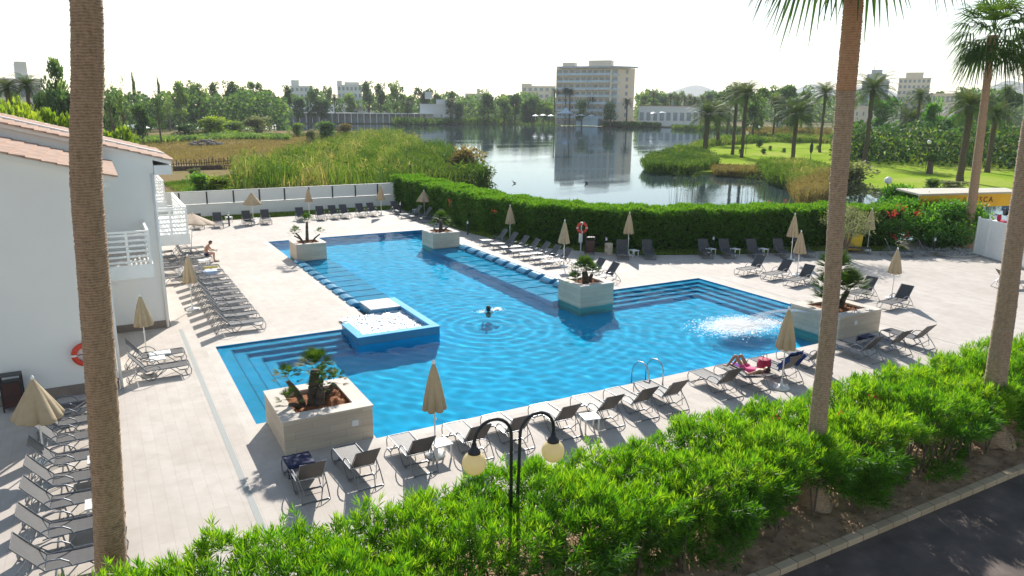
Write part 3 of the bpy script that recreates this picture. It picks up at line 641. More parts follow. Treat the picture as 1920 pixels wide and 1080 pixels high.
facade('villa', 978, 1042, 162, 640, M['far_cream'], 5, 6, 'cream apartment block half hidden left of the lakeside hotel', top=[(.0, .3, 2, 0)])
facade('villa', 872, 912, 176, 640, M['far_cream'], 4, 4, 'small cream block behind the trees with a dark roof hut', top=[(.55, .7, 4, 0)])
facade('restaurant', 1198, 1312, 199, 430, M['far_white'], 1, 9, 'low lakeside restaurant with long tiled roof right of the hotel', wfrac=(.6, .4), roofcol=M['roof_tile_far'])
facade('villa', 1255, 1340, 186, 620, M['far_cream'], 2, 7, 'cream low apartment row beyond the restaurant roof', top=[(.4, .5, 4, 0)])
facade('villa', 1452, 1480, 190, 420, M['far_white'], 1, 2, 'small white house among the right hand trees', wfrac=(.3, .3))
facade('villa', 1590, 1690, 200, 380, M['far_cream'], 2, 8, 'low stone coloured building behind the date palms', wfrac=(.2, .3))
facade('villa', 1748, 1800, 176, 560, M['far_cream'], 3, 6, 'cream flats right of the tower blocks')
facade('villa', 240, 282, 209, 420, M['far_white'], 1, 3, 'white cottage with clay roof, left of the pair behind the field', wfrac=(.25, .35), roofcol=M['roof_tile_far'], depth=8)
facade('villa', 292, 344, 214, 400, M['far_white'], 1, 3, 'white cottage with clay roof, right of the pair behind the field', wfrac=(.25, .35), roofcol=M['roof_tile_far'], depth=8)
facade('villa', 186, 214, 206, 420, M['far_grey'], 1, 2, 'small grey shed between the palm trunk and the cottages', wfrac=(.3, .3), depth=6)
# long white colonnade along the shore
cl_ = empty('colonnade', tuple(PD(660, 222, 445)), label='long white roofed colonnade along the far lake shore', cat='colonnade')
pa0, pa1 = PD(512, 212, 452), PD(812, 211, 446); dv = (pa1-pa0); dv.z = 0; Lc = dv.length; dv /= Lc; zc = PD(660, 211.5, 448).z
def clb(s0, s1, t0, t1, z0, z1):
    c_ = pa0+dv*((s0+s1)/2); n_ = Vector((-dv.y, dv.x, 0)); c_ = c_+n_*((t0+t1)/2); l, t_ = (s1-s0)/2, (t1-t0)/2
    return MB().box(c_.x-l, c_.x+l, c_.y-t_, c_.y+t_, z0, z1, math.atan2(dv.y, dv.x), (c_.x, c_.y))
P(clb(0, Lc, 0, 7, zc-.5, zc), 'roof', M['white'], cl_)
P(clb(0, Lc, 6.6, 7, -.6, zc-.5), 'back_wall', M['far_glass'], cl_)
for i in range(26): P(clb(Lc*i/25-.25, Lc*i/25+.25, .3, .8, -.6, zc-.5), 'column', M['far_white'], cl_)
# parasols, awnings and tents on the far shore
def parasol(px, py, D, r, h, lab, group, mat='white'):
    p = PD(px, py, D); root = empty('parasol', (p.x, p.y, p.z-h), label=lab, cat='parasol', group=group)
    MB().lathe([(r, -.35*r), (r*.98, -.33*r), (r*.5, -.12*r), (.02, 0)], (0, 0, h), 10).build('canopy', M[mat], root)
    MB().tube([(0, 0, 0), (0, 0, h-.1)], .07, 6).build('pole', M['white'], root)
for i, (x, y) in enumerate([(1004, 215), (1018, 214), (1033, 215), (1060, 214), (1078, 215), (1090, 214), (1109, 215), (1226, 210), (1242, 209)]):
    parasol(x, y, 418, 2.0, 3.0, f'white parasol on the hotel shore, {ORD[i]} from the left', 'white parasols on the far shore in front of the hotel')
for i, (x, y, D) in enumerate([(234, 233, 235), (256, 232, 235)]): parasol(x, y, D, 3.4, 3.0, ('left' if i == 0 else 'right') + ' one of two large white parasols behind the dry field', 'two white parasols behind the field')
def tent(px, py, D, r, h, mat, lab):
    p = PD(px, py, D); root = empty('tent', (p.x, p.y, p.z-h*1.6), label=lab, cat='tent')
    MB().lathe([(r*1.42, -h*.02), (r*1.4, 0), (r*.6, h*.3), (.1, h)], (0, 0, h*.6), 4).build('canopy', M[mat], root)
    for a in range(4): c_, s_ = math.cos(a*math.pi/2)*r*1.35, math.sin(a*math.pi/2)*r*1.35; MB().box(c_-.1, c_+.1, s_-.1, s_+.1, -2, h*.6).build('post', M['white'], root)
tent(1061, 201, 415, 4.6, 3.2, 'blue_rail', 'blue pyramid tent in front of the lakeside hotel'); tent(1316, 193, 400, 4, 4.4, 'white', 'white peaked tent at the right end of the restaurant')

# ================================================================== FIELD DETAILS
fe = empty('field_fence', tuple(G(370, 312, -.6)), label='rough dark timber fence with leaning posts across the dry field', cat='fence')
f0, f1 = G(322, 318, -.6), G(436, 310, -.6)
for i in range(26):
    v = f0.lerp(f1, i/25); P(MB().tube([(v.x, v.y, -.6), (v.x+random.uniform(-.15, .15), v.y, random.uniform(.5, .95))], .07, 5), 'post', M['wood'], fe)
for z in (-.2, .2): P(MB().tube([(f0.x, f0.y, z), ((f0.x+f1.x)/2, (f0.y+f1.y)/2, z-.12), (f1.x, f1.y, z)], .06, 5), 'rail', M['wood'], fe)
dv2 = (f1-f0).normalized()
P(MB().box(f0.x, f1.x, f0.y-2.5, f0.y-2.2, -.6, .05), 'sleeper_wall', M['wood'], fe)
def rockpile(px, py, r, n, lab):
    c_ = G(px, py, -.6); b = MB()
    for i in range(n):
        a, q_ = random.random()*6.3, random.random()**.6*r; s = random.uniform(.2, .5)*r*.35
        b.lathe([(.02, -s*.6), (s*.8, -s*.4), (s, 0), (s*.7, s*.5), (.02, s*.7)], (c_.x+math.cos(a)*q_, c_.y+math.sin(a)*q_*.6, -.5+max(0, (r-q_))*.28), 7, lambda r_, z, a_, i_: r_*random.uniform(.75, 1.2))
    b.v = [(x-c_.x, y-c_.y, z+.6) for x, y, z in b.v]
    o = b.build('rubble_pile', M['rock'], label=lab, cat='rubble'); o.location = (c_.x, c_.y, -.6)
rockpile(385, 273, 4.5, 40, 'dark heap of rubble in the middle of the dry field'); rockpile(520, 256, 2, 12, 'small heap of stones near the dark field bushes')

# ================================================================== VEGETATION
def inpoly(P_, poly):
    x, y = P_[:, 0], P_[:, 1]; ins = np.zeros(len(P_), bool); n = len(poly)
    for i in range(n):
        (x1, y1), (x2, y2) = poly[i], poly[(i+1) % n]
        c_ = ((y1 > y) != (y2 > y)) & (x < (x2-x1)*(y-y1)/((y2-y1) or 1e-9)+x1); ins ^= c_
    return ins
def scatter(poly, n):
    poly = [(p[0], p[1]) for p in poly]; a = np.array(poly); lo, hi = a.min(0), a.max(0); out = []
    while sum(map(len, out)) < n:
        p = rng.uniform(lo, hi, (n*2, 2)); out.append(p[inpoly(p, poly)])
    return np.concatenate(out)[:n]
def patchy(p, s, seed=0):   # smooth pseudo-noise 0..1
    r = np.random.default_rng(seed); v = 0
    for k in range(5): a = r.uniform(0, 6.3); f = s*r.uniform(.6, 1.8); v = v+np.sin((p[:, 0]*math.cos(a)+p[:, 1]*math.sin(a))*f+r.uniform(0, 6))
    return np.clip(.5+v/6, 0, 1)
def reeds(name, poly, n, h0, h1, wd, mat, z0=-.9, tb=(0, 1), kind='stuff', hs=.25, **k):
    p = scatter(poly, n); pt = patchy(p, hs, 3); h = (h0+(h1-h0)*(pt*.6+.4*rng.random(n))); base = np.c_[p, np.full(n, z0)]
    lean = rng.normal(0, .22, (n, 2)); d = norm(np.c_[lean, np.ones(n)]); V1 = leaf_quads(base, d, h, wd*rng.uniform(.7, 1.4, n), .6)
    m = n; idx = rng.integers(0, n, m); b2 = base[idx]+d[idx]*(h[idx]*rng.uniform(.35, .95, m))[:, None]
    d2 = norm(np.c_[rng.normal(0, 1, (m, 2)), rng.uniform(.1, 1.2, m)]); V2 = leaf_quads(b2, d2, h[idx]*.28, wd*1.1, .5)
    t1 = np.clip(tb[0]+(tb[1]-tb[0])*(patchy(p, .5, 9)*.6+rng.random(n)*.5), 0, 1); t2 = t1[idx]
    return quads_obj(name, np.concatenate([V1, V2]), np.concatenate([t1, t2]), mat, kind=kind, **k)
W2 = lambda pts, z=-.6: [tuple(G(x, y, z).to_2d()) for x, y in pts]
# reed beds on the left bank
reeds('reeds', W2([(440, 372), (900, 372), (880, 350), (800, 292), (745, 262), (690, 262), (600, 290), (520, 318), (450, 330)], -.9), 15000, 1.6, 4.6, .12, M['reed'], hs=.9, tb=(-.1, 1.15))
reeds('reeds', W2([(715, 380), (915, 372), (890, 345), (830, 300), (780, 300), (745, 330)], -.9), 4500, 2.2, 4.8, .12, M['reed_green'], hs=.9)
reeds('dry_grass', W2([(255, 285), (640, 262), (660, 275), (560, 310), (440, 322), (300, 300)]), 14000, .3, .8, .12, M['reed_brown'], z0=-.6, tb=(.4, 1))
reeds('rough_grass', W2([(300, 345), (450, 330), (460, 362), (345, 366)]), 5000, .2, .7, .08, M['reed'], z0=-.6)
reeds('dry_grass', W2([(230, 268), (640, 250), (650, 262), (250, 287)]), 6000, .3, .7, .2, M['reed_brown'], z0=-.6, tb=(.2, .9))
# reeds round the park
reeds('reeds', W2([(1203, 316), (1225, 300), (1290, 288), (1335, 300), (1345, 318), (1300, 328), (1215, 326)], -.9), 9000, 1.4, 2.4, .14, M['reed_green'])
reeds('reeds', W2([(1262, 292), (1350, 268), (1450, 262), (1570, 266), (1575, 272), (1450, 269), (1340, 276), (1270, 300)], -.9), 7000, 1.6, 2.8, .2, M['reed'])
reeds('reeds', W2([(1390, 262), (1560, 262), (1580, 255), (1400, 252)], -.9), 5000, 2.2, 4.0, .3, M['reed_brown'], tb=(0, .8))
reeds('reeds', W2([(1330, 318), (1420, 322), (1425, 334), (1340, 330)], -.9), 3500, .8, 1.4, .1, M['reed_brown'])
reeds('reeds', W2([(1420, 325), (1500, 318), (1540, 330), (1545, 352), (1500, 365), (1440, 345)], -.9), 6500, 1.6, 3.0, .1, M['reed'])
reeds('reeds', W2([(1480, 372), (1560, 350), (1570, 380), (1500, 400)], -.9), 2500, 2, 3.2, .06, M['reed_brown'])
reeds('far_reeds', W2([(735, 231), (900, 227), (955, 227), (960, 233), (740, 235)], -.9), 5000, 1.5, 4.5, .8, M['reed_green'], hs=.03)
reeds('far_reeds', W2([(1130, 233), (1235, 235), (1240, 239), (1130, 237)], -.9), 4000, 1.5, 3.6, .6, M['reed'], tb=(0, .5), hs=.03)
reeds('far_reeds', W2([(950, 229), (1140, 230), (1140, 234), (950, 233)], -.9), 3000, .4, 1.2, .8, M['reed_green'], hs=.03)
reeds('far_reeds', W2([(1260, 239), (1440, 246), (1560, 250), (1560, 252), (1440, 249), (1260, 242)], -.9), 3500, 1.0, 2.4, .6, M['reed_green'], hs=.03)
# bare reed stalks rising behind the hedge
def stalks(name, pts, n, h, mat):
    b = MB(); V = []
    for i in range(n):
        x = random.uniform(pts[0], pts[1]); v = G(x, random.uniform(372, 392), -.9); hh = random.uniform(*h); lx = random.gauss(0, .12)*hh
        b.tube([(v.x, v.y, -1), (v.x+lx*.4, v.y, hh*.5), (v.x+lx, v.y, hh)], [.018, .012, .006], 4)
        for k in range(14):
            t_ = random.uniform(.45, 1); V.append(((v.x+lx*t_, v.y, hh*t_-.5*(1-t_)), (random.gauss(0, 1), random.gauss(0, 1), random.uniform(-.2, 1))))
    o = b.build(name, mat, kind='stuff')
    pos = np.array([v[0] for v in V]); dd_ = np.array([v[1] for v in V]); quads_obj('reed_leaves', leaf_quads(pos, dd_, .32, .05), rng.random(len(V)), M['reed_green'], kind='stuff')
stalks('reed_stalks', (1255, 1320), 26, (1.8, 3.3), M['wood']); stalks('reed_stalks', (1370, 1500), 40, (1.8, 3.6), M['wood']); stalks('reed_stalks', (855, 920), 22, (1.9, 3.6), M['wood'])

def flat_quads(pos, s):
    n = len(pos); a = rng.uniform(0, 6.3, n); u = np.c_[np.cos(a), np.sin(a), rng.normal(0, .12, n)]*np.broadcast_to(s, (n,))[:, None]; v = np.c_[-np.sin(a), np.cos(a), rng.normal(0, .12, n)]*np.broadcast_to(s, (n,))[:, None]*.7
    return np.stack([pos-u-v*.3, pos+u*.4-v, pos+u, pos-u*.2+v], 1)
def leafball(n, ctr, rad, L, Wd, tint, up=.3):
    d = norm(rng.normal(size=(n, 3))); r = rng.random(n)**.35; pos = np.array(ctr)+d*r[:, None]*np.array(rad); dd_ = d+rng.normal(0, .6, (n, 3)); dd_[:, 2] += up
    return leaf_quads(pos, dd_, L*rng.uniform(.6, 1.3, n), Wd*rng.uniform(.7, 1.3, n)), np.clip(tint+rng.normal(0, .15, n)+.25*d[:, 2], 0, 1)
def crown_mesh(kind, seed):
    r = random.Random(seed); Q = []; T = []
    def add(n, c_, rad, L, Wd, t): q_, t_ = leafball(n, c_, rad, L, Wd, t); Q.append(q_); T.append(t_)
    if kind == 'round':
        for i in range(17):
            a, rr, z = r.uniform(0, 6.3), r.uniform(.05, .34), r.uniform(.3, .86); s = r.uniform(.1, .19); rr *= 1-abs(z-.55)*.9
            add(110, (rr*math.cos(a), rr*math.sin(a), z), (s, s, s*.75), .06, .05, r.uniform(.15, .75))
    elif kind == 'euc':
        for i in range(24):
            z = r.uniform(.25, .93); a, rr = r.uniform(0, 6.3), r.uniform(.08, .42)*(1.15-z*.7); s = r.uniform(.06, .13)
            add(70, (rr*math.cos(a), rr*math.sin(a), z), (s, s, s*.8), .055, .04, r.uniform(.1, .8))
    elif kind == 'sparse':
        for i in range(22):
            z = r.uniform(.3, .97); a, rr = r.uniform(0, 6.3), r.uniform(.02, .4)*(1.1-z*.8); s = r.uniform(.03, .07)
            add(22, (rr*math.cos(a), rr*math.sin(a), z), (s, s, s*2.), .045, .035, r.uniform(.1, .7))
    elif kind == 'column':
        for i in range(22):
            z = .12+i/22*.84; s = .5*math.sin(math.pi*min(1, (z+.12)/1.1))**.7*.75; a = r.uniform(0, 6.3)
            add(60, (.12*math.cos(a), .12*math.sin(a), z), (s, s, .05), .05, .12, r.uniform(.1, .6))
    elif kind == 'pine':
        for i in range(18):
            a, rr = r.uniform(0, 6.3), r.uniform(0, .42); z = .82-rr*.35+r.uniform(-.07, .05); s = r.uniform(.08, .15)
            add(80, (rr*math.cos(a), rr*math.sin(a), z), (s, s, s*.45), .05, .035, r.uniform(.05, .6))
    elif kind == 'shrub':
        for i in range(14):
            a, rr, z = r.uniform(0, 6.3), r.uniform(0, .34), r.uniform(.12, .75); s = r.uniform(.13, .24); rr *= 1.1-z*.7
            add(120, (rr*math.cos(a), rr*math.sin(a), z), (s, s, s*.8), .07, .045, r.uniform(.1, .8))
    return np.concatenate(Q), np.concatenate(T)
def trunk_mb(kind, seed):
    r = random.Random(seed); b = MB(); t_ = .04
    top = {'pine': .8, 'column': .9, 'shrub': .5}.get(kind, .7)
    b.tube([(0, 0, 0), (r.uniform(-.03, .03), 0, top*.4), (r.uniform(-.05, .05), r.uniform(-.04, .04), top*.75), (0, 0, top)], [t_, t_*.75, t_*.45, .008], 7)
    for k in range(3 if kind == 'column' else 7):
        a, z = r.uniform(0, 6.3), r.uniform(.25, .6)*top/.7; e_ = r.uniform(.18, .34)
        b.tube([(0, 0, z), (math.cos(a)*e_*.5, math.sin(a)*e_*.5, z+.1), (math.cos(a)*e_, math.sin(a)*e_, z+.2)], [.018, .012, .004], 5)
    return b
CROWN = {}
def tree(px, ytop, D, wpx, kind, label, cat='tree', mat='far_leaf', group=None, zb=-.6, name=None, ybase=None):
    v = PD(px, ytop, D); H = v.z-zb; Wd = wpx/CF*D*1.08; sd = random.randrange(3)
    nm = name or {'pine': 'pine_tree', 'column': 'cypress_tree', 'shrub': 'shrub'}.get(kind, 'tree')
    root = empty(nm, (v.x, v.y, zb), random.uniform(0, 6.3), label=label, cat=cat, group=group); root.scale = (Wd, Wd, H)
    key = (kind, sd, mat)
    if key not in CROWN:
        q_, t_ = crown_mesh(kind, sd*7+len(kind)); c_ = quads_obj('crown', q_, t_, M[mat], root); k_ = trunk_mb(kind, sd).build('trunk', M['bark'], root); CROWN[key] = (c_, k_)
    else:
        for s in CROWN[key]: o = s.copy(); COL.objects.link(o); o.parent = root
    return root
# treeline: px, ytop, D, width px, kind
TL = [(18, 172, 150, 60, 'euc'), (100, 112, 150, 62, 'euc'), (120, 150, 140, 80, 'round'), (76, 168, 150, 50, 'round'), (200, 150, 190, 46, 'sparse'), (222, 146, 190, 40, 'sparse'),
      (206, 180, 200, 60, 'round'), (249, 128, 340, 7, 'sparse'), (247, 134, 345, 6, 'column'), (295, 142, 340, 6, 'column'), (292, 160, 205, 40, 'sparse'), (260, 190, 210, 50, 'round'), (330, 150, 230, 56, 'euc'),
      (312, 176, 215, 42, 'sparse'), (358, 152, 250, 50, 'euc'), (376, 162, 250, 46, 'round'), (402, 152, 270, 44, 'euc'), (430, 150, 270, 50, 'euc'), (452, 158, 280, 44, 'round'), (478, 154, 290, 46, 'euc'),
      (500, 166, 300, 44, 'euc'), (516, 176, 300, 46, 'round'), (535, 158, 380, 40, 'euc'), (556, 176, 400, 40, 'round'), (585, 162, 420, 34, 'euc'), (614, 153, 500, 20, 'round'),
      (600, 180, 420, 50, 'round'), (655, 172, 480, 40, 'round'), (690, 150, 470, 52, 'euc'), (712, 154, 460, 40, 'euc'), (742, 152, 460, 44, 'euc'), (765, 170, 455, 40, 'round'), (795, 157, 480, 42, 'round'),
      (820, 168, 480, 40, 'round'), (845, 170, 450, 36, 'euc'), (862, 186, 445, 36, 'round'), (915, 166, 460, 50, 'round'), (945, 178, 450, 46, 'round'), (966, 170, 470, 44, 'round'), (1000, 172, 460, 44, 'round'),
      (1020, 184, 450, 40, 'round'), (985, 188, 440, 24, 'column'), (998, 182, 440, 26, 'column'), (1092, 184, 424, 30, 'round'), (1146, 188, 420, 40, 'round'), (1030, 196, 440, 30, 'round'),
      (1208, 170, 520, 30, 'round'), (1215, 162, 560, 46, 'pine'), (1240, 168, 560, 50, 'round'), (1272, 164, 560, 30, 'round'), (1225, 184, 450, 50, 'euc'), (1330, 168, 560, 34, 'round'), (1300, 178, 560, 40, 'round'),
      (1370, 152, 300, 60, 'pine'), (1400, 150, 300, 60, 'pine'), (1432, 154, 300, 50, 'pine'), (1484, 148, 330, 62, 'pine'), (1464, 158, 330, 50, 'round'), (1510, 158, 330, 46, 'round'), (1495, 172, 280, 40, 'round'),
      (1418, 180, 260, 46, 'round'), (1600, 156, 340, 40, 'sparse'), (1660, 176, 300, 60, 'round'), (1756, 180, 200, 44, 'round'), (1806, 160, 300, 30, 'round'), (1850, 162, 300, 60, 'round'), (1840, 168, 280, 40, 'euc'), (1885, 166, 300, 40, 'euc'),
      (1900, 160, 300, 50, 'pine'), (1780, 208, 180, 46, 'round'), (1700, 222, 170, 60, 'shrub'), (1665, 226, 160, 56, 'shrub'), (1740, 226, 150, 70, 'shrub'), (1800, 232, 150, 56, 'shrub'), (1860, 222, 160, 50, 'round'), (1900, 226, 150, 50, 'shrub'), (1640, 234, 150, 50, 'shrub'),
      (1590, 240, 140, 50, 'round'), (1690, 240, 125, 60, 'shrub'), (1776, 246, 120, 60, 'shrub'), (1850, 244, 120, 60, 'shrub'), (1900, 246, 118, 50, 'shrub'), (1655, 236, 128, 34, 'shrub'), (1812, 244, 122, 50, 'shrub')]
TL = [(a, b__, (D*1.4 if 300 < a < 535 else D*.3+165 if a > 1570 and D < 200 else D), w_, k_) for a, b__, D, w_, k_ in TL]
TL.sort(key=lambda t_: t_[0])
WORD = {'euc': 'tall loose eucalyptus', 'round': 'dense rounded tree', 'sparse': 'thin twiggy tree', 'column': 'narrow columnar tree', 'pine': 'flat topped pine', 'shrub': 'low dense bush'}
cnt = {}
for px, yt, D, wp_, kd in TL:
    reg = 'behind the white houses, upper left' if px < 240 else 'of the treeline left of the lake' if px < 530 else 'on the far shore left of the hotel' if px < 1043 else 'in front of the lakeside hotel' if px < 1200 and D < 430 else \
          'on the far shore right of the hotel' if px < 1350 else 'in the pine grove behind the park' if px < 1570 else 'behind the park at upper right'
    k_ = (kd, reg); cnt[k_] = cnt.get(k_, 0)+1
    tree(px, yt, D, wp_, kd, f'{WORD[kd]}, {ORD[cnt[k_]-1]} from left {reg}', group=f'{WORD[kd]}s {reg}', mat=('bush_broad' if px > 1570 and len(cnt)*7 % 3 and px % 4 < 2 else 'far_leaf'))
# a continuous far band of woodland that cannot be told apart
def band(px0, px1, y0, y1, D, n, mat, s):
    px_ = rng.uniform(px0, px1, n); f = rng.random(n); pts = []
    for a, b__ in zip(px_, f):
        v = PD(a, y1, D*(1+.15*b__)); top_ = PD(a, y0+6*math.sin(a*.05)+4*math.sin(a*.13+2), D*(1+.15*b__)).z; pts.append((v.x, v.y, -.6+(top_+.6)*random.random()))
    pos = np.array(pts); quads_obj('far_woodland', leaf_quads(pos, rng.normal(size=pos.shape), s, s*.8), np.clip(rng.normal(.35, .25, n), 0, 1), M[mat], kind='stuff')
band(-40, 540, 176, 205, 330, 12000, 'far_leaf', 1.6); band(520, 1050, 182, 212, 520, 11000, 'far_leaf', 2.2); band(1190, 1950, 178, 205, 620, 14000, 'far_leaf', 2.6)
band(1560, 1960, 232, 262, 150, 3500, 'far_leaf', .8); band(1560, 1960, 246, 266, 158, 2600, 'lit_leaf', .6); band(1560, 1960, 240, 266, 156, 2200, 'olive', .6)
# field shrubs
for px, yt, yb, wp_, mt, lab in [(400, 322, 366, 84, 'lit_leaf', 'bright green rounded shrub just behind the white wall'), (362, 310, 336, 28, 'olive', 'small yellowish shrub on the bare earth of the field'),
                                 (372, 316, 368, 60, 'bush_broad', 'mid green shrub behind the wall, left of the bright round one'),
                                 (612, 222, 262, 62, 'far_leaf', 'large dark bush at the end of the dry field'), (648, 226, 256, 44, 'reed_brown', 'brownish bush right of the dark field bush'), (556, 226, 256, 36, 'far_leaf', 'dark olive bush left of the largest field bush'),
                                 (584, 238, 270, 36, 'olive', 'grey green bush in front of the largest field bush'), (868, 262, 352, 105, 'reed_brown', 'large dark brownish bush where the reeds meet the lake'), (905, 300, 362, 60, 'reed_green', 'dark green bush at the lake edge behind the hedge corner'), (480, 212, 252, 70, 'olive', 'grey green bush at the lake side of the field'), (395, 212, 256, 80, 'lit_leaf', 'light green scrub before the cottages'),
                                 (345, 228, 258, 60, 'far_leaf', 'dark green scrub left of the light scrub before the cottages'), (440, 222, 254, 60, 'far_leaf', 'dark scrub between the light scrub and the lake')]:
    v = G(px, yb, -.6); tree(px, yt, v.to_2d().length, wp_, 'shrub', lab, 'shrub', mt)
reeds('low_hedge_plants', W2([(250, 264), (420, 254), (540, 258), (545, 264), (420, 262), (250, 272)]), 5000, .8, 1.7, .5, M['far_leaf'], z0=-.6)
# bright bushes along the house roofs, upper left
for i, (px, yt, D, wp_) in enumerate([(20, 176, 62, 70), (62, 186, 60, 60), (100, 178, 58, 60), (205, 218, 64, 66), (160, 200, 60, 60), (40, 190, 55, 70), (222, 236, 68, 40)]):
    tree(px, yt-5, D, wp_+26, 'round', f'sunlit yellow green bush behind the house roofs, number {["three","five","six","eight","seven","four","nine"][i]} counted along the row' if False else ['sunlit bush leftmost behind the roofs', 'sunlit bush in the middle between the left edge and the palm trunk', 'sunlit bush touching the left side of the palm trunk', 'sunlit bush just right of the palm trunk behind the roof', 'sunlit bush mostly hidden by the left palm trunk', 'sunlit lower bush near the left edge above the roof', 'small sunlit bush at the lower end of the row above the roof verge'][i], 'bush', 'lit_leaf', 'sunlit bushes behind the house roofs', name='bush')
# park shrubs
for px, yt, yb, wp_, kd, lab in [(1425, 256, 276, 22, 'shrub', 'clipped cone bush in the park'), (1444, 271, 282, 11, 'shrub', 'small round bush right of the clipped cone'), (1433, 276, 289, 14, 'shrub', 'leaning small bush between two slim palms'),
                                 (1471, 276, 286, 12, 'shrub', 'small ball bush on the lawn left of the date palm'), (1389, 277, 289, 10, 'shrub', 'small bush between the twin slim palm trunks'), (1535, 270, 281, 13, 'shrub', 'small ball bush right of the date palm on the lawn'),
                                 (1770, 277, 296, 70, 'shrub', 'spreading prostrate juniper on the lawn'), (1816, 262, 318, 12, 'column', 'slim leaning cypress on the lawn'), (1600, 292, 368, 100, 'shrub', 'feathery grey green tamarisk at the water inlet'),
                                 (1750, 330, 356, 44, 'shrub', 'bright green low bush behind the pavilion roof'), (1790, 335, 356, 60, 'shrub', 'grey green low bush behind the pavilion roof')]:
    v = G(px, yb, -.6); tree(px, yt, v.to_2d().length, wp_, kd, lab, 'shrub', 'olive' if 'tamarisk' in lab or 'grey' in lab else 'far_leaf')

# ---- palms
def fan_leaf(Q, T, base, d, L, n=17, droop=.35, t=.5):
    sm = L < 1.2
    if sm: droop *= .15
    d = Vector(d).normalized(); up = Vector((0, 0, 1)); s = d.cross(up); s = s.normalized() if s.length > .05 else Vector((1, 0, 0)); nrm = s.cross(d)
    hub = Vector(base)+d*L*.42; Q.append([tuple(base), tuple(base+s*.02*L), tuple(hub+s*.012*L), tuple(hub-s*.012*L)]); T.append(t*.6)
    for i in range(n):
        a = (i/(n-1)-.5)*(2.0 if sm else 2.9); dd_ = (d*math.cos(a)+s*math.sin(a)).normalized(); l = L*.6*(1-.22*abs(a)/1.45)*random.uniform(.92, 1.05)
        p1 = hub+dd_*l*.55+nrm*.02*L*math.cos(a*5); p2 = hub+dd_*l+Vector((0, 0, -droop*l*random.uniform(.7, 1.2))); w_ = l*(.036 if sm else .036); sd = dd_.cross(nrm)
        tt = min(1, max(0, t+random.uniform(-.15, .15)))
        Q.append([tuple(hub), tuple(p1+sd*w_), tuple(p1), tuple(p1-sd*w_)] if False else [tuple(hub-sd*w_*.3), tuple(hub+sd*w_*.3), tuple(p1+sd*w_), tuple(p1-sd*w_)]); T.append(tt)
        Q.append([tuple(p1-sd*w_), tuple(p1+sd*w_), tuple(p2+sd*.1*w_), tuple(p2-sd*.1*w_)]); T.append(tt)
def fan_crown(n, L, name, mat, parent, loc=(0, 0, 0), seed=1, lo=-1.0, hi=1.2, blades=17):
    st = random.getstate(); random.seed(seed); Q, T = [], []
    for i in range(n):
        f = i/n; el = hi+(lo-hi)*f**.8; az = i*2.399+random.uniform(-.2, .2); d = Vector((math.cos(az)*math.cos(el), math.sin(az)*math.cos(el), math.sin(el)))
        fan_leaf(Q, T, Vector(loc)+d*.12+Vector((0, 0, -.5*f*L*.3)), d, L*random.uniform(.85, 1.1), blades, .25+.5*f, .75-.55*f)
    random.setstate(st)
    return quads_obj(name, np.array(Q), np.array(T), M[mat], parent)
def trunk_palm(pts, rad, n=20, per=.05, amp=.013):
    """ringed palm trunk through pts with radii rad"""
    P_ = [Vector(p) for p in pts]; b = MB(); out, rr = [], []; L = sum((P_[i+1]-P_[i]).length for i in range(len(P_)-1)); N = max(8, int(L/per)*2)
    for k in range(N+1):
        s = k/N*(len(P_)-1); i = min(int(s), len(P_)-2); f = s-i
        p0, p1, p2, p3 = P_[max(i-1, 0)], P_[i], P_[i+1], P_[min(i+2, len(P_)-1)]
        v = .5*((2*p1)+(p2-p0)*f+(2*p0-5*p1+4*p2-p3)*f*f+(3*p1-p0-3*p2+p3)*f**3); out.append(v)
        rr.append((rad[i]*(1-f)+rad[i+1]*f)*(1+(amp if k % 2 else -amp)*random.uniform(.3, 1.6)))
    b.tube(out, rr, n); b.v = [(x+random.gauss(0, .004), y+random.gauss(0, .004), z) for x, y, z in b.v]; return b
# three tall fan palms close to the camera
pl = empty('fan_palm', (-.55, 13.0, 0), label='thick brown ringed palm trunk rising in front of the left house, crown out of frame', cat='palm tree')
trunk_palm([(-.03, 0, -.1), (.03, 0, 1), (.14, 0, 2.5), (.23, 0, 4), (.34, 0, 6.2), (.42, 0, 7.8), (.62, 0, 9.4), (.72, 0, 10.8), (.78, 0, 14.5)], [.33, .242, .234, .229, .225, .22, .219, .212, .205], 28).build('trunk', M['trunk_brown'], pl, smooth=True)
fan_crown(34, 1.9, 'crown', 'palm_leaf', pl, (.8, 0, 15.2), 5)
p2 = empty('fan_palm', (13.52, 9.85, 0), label='tall grey palm trunk with orange upper shaft in the near hedge right of centre', cat='palm tree')
trunk_palm([(0.000, 0, -0.05), (-0.021, 0, -0.145), (-0.138, 0, 0.814), (-0.234, 0, 2.198), (-0.234, 0, 3.902), (-0.298, 0, 5.392), (-0.405, 0, 6.777), (-0.469, 0, 7.948), (-0.532, 0, 9.173)], [.66, .42, .23, .182, .172, .165, .164, .172, .182], 24).build('trunk', M['trunk_grey'], p2, smooth=True)
trunk_palm([(-0.532, 0, 9.173), (-0.564, 0, 10.078), (-0.607, 0, 11.036), (-0.639, 0, 11.782), (-0.682, 0, 12.634)], [.185, .182, .176, .18, .19], 24, amp=.03).build('upper_shaft', M['trunk_red'], p2, smooth=True)
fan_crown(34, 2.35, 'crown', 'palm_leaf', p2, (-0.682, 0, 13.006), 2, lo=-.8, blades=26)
p3 = empty('fan_palm', (20.35, 9.75, 0), label='tall slim grey palm trunk near the right edge growing from the near hedge', cat='palm tree')
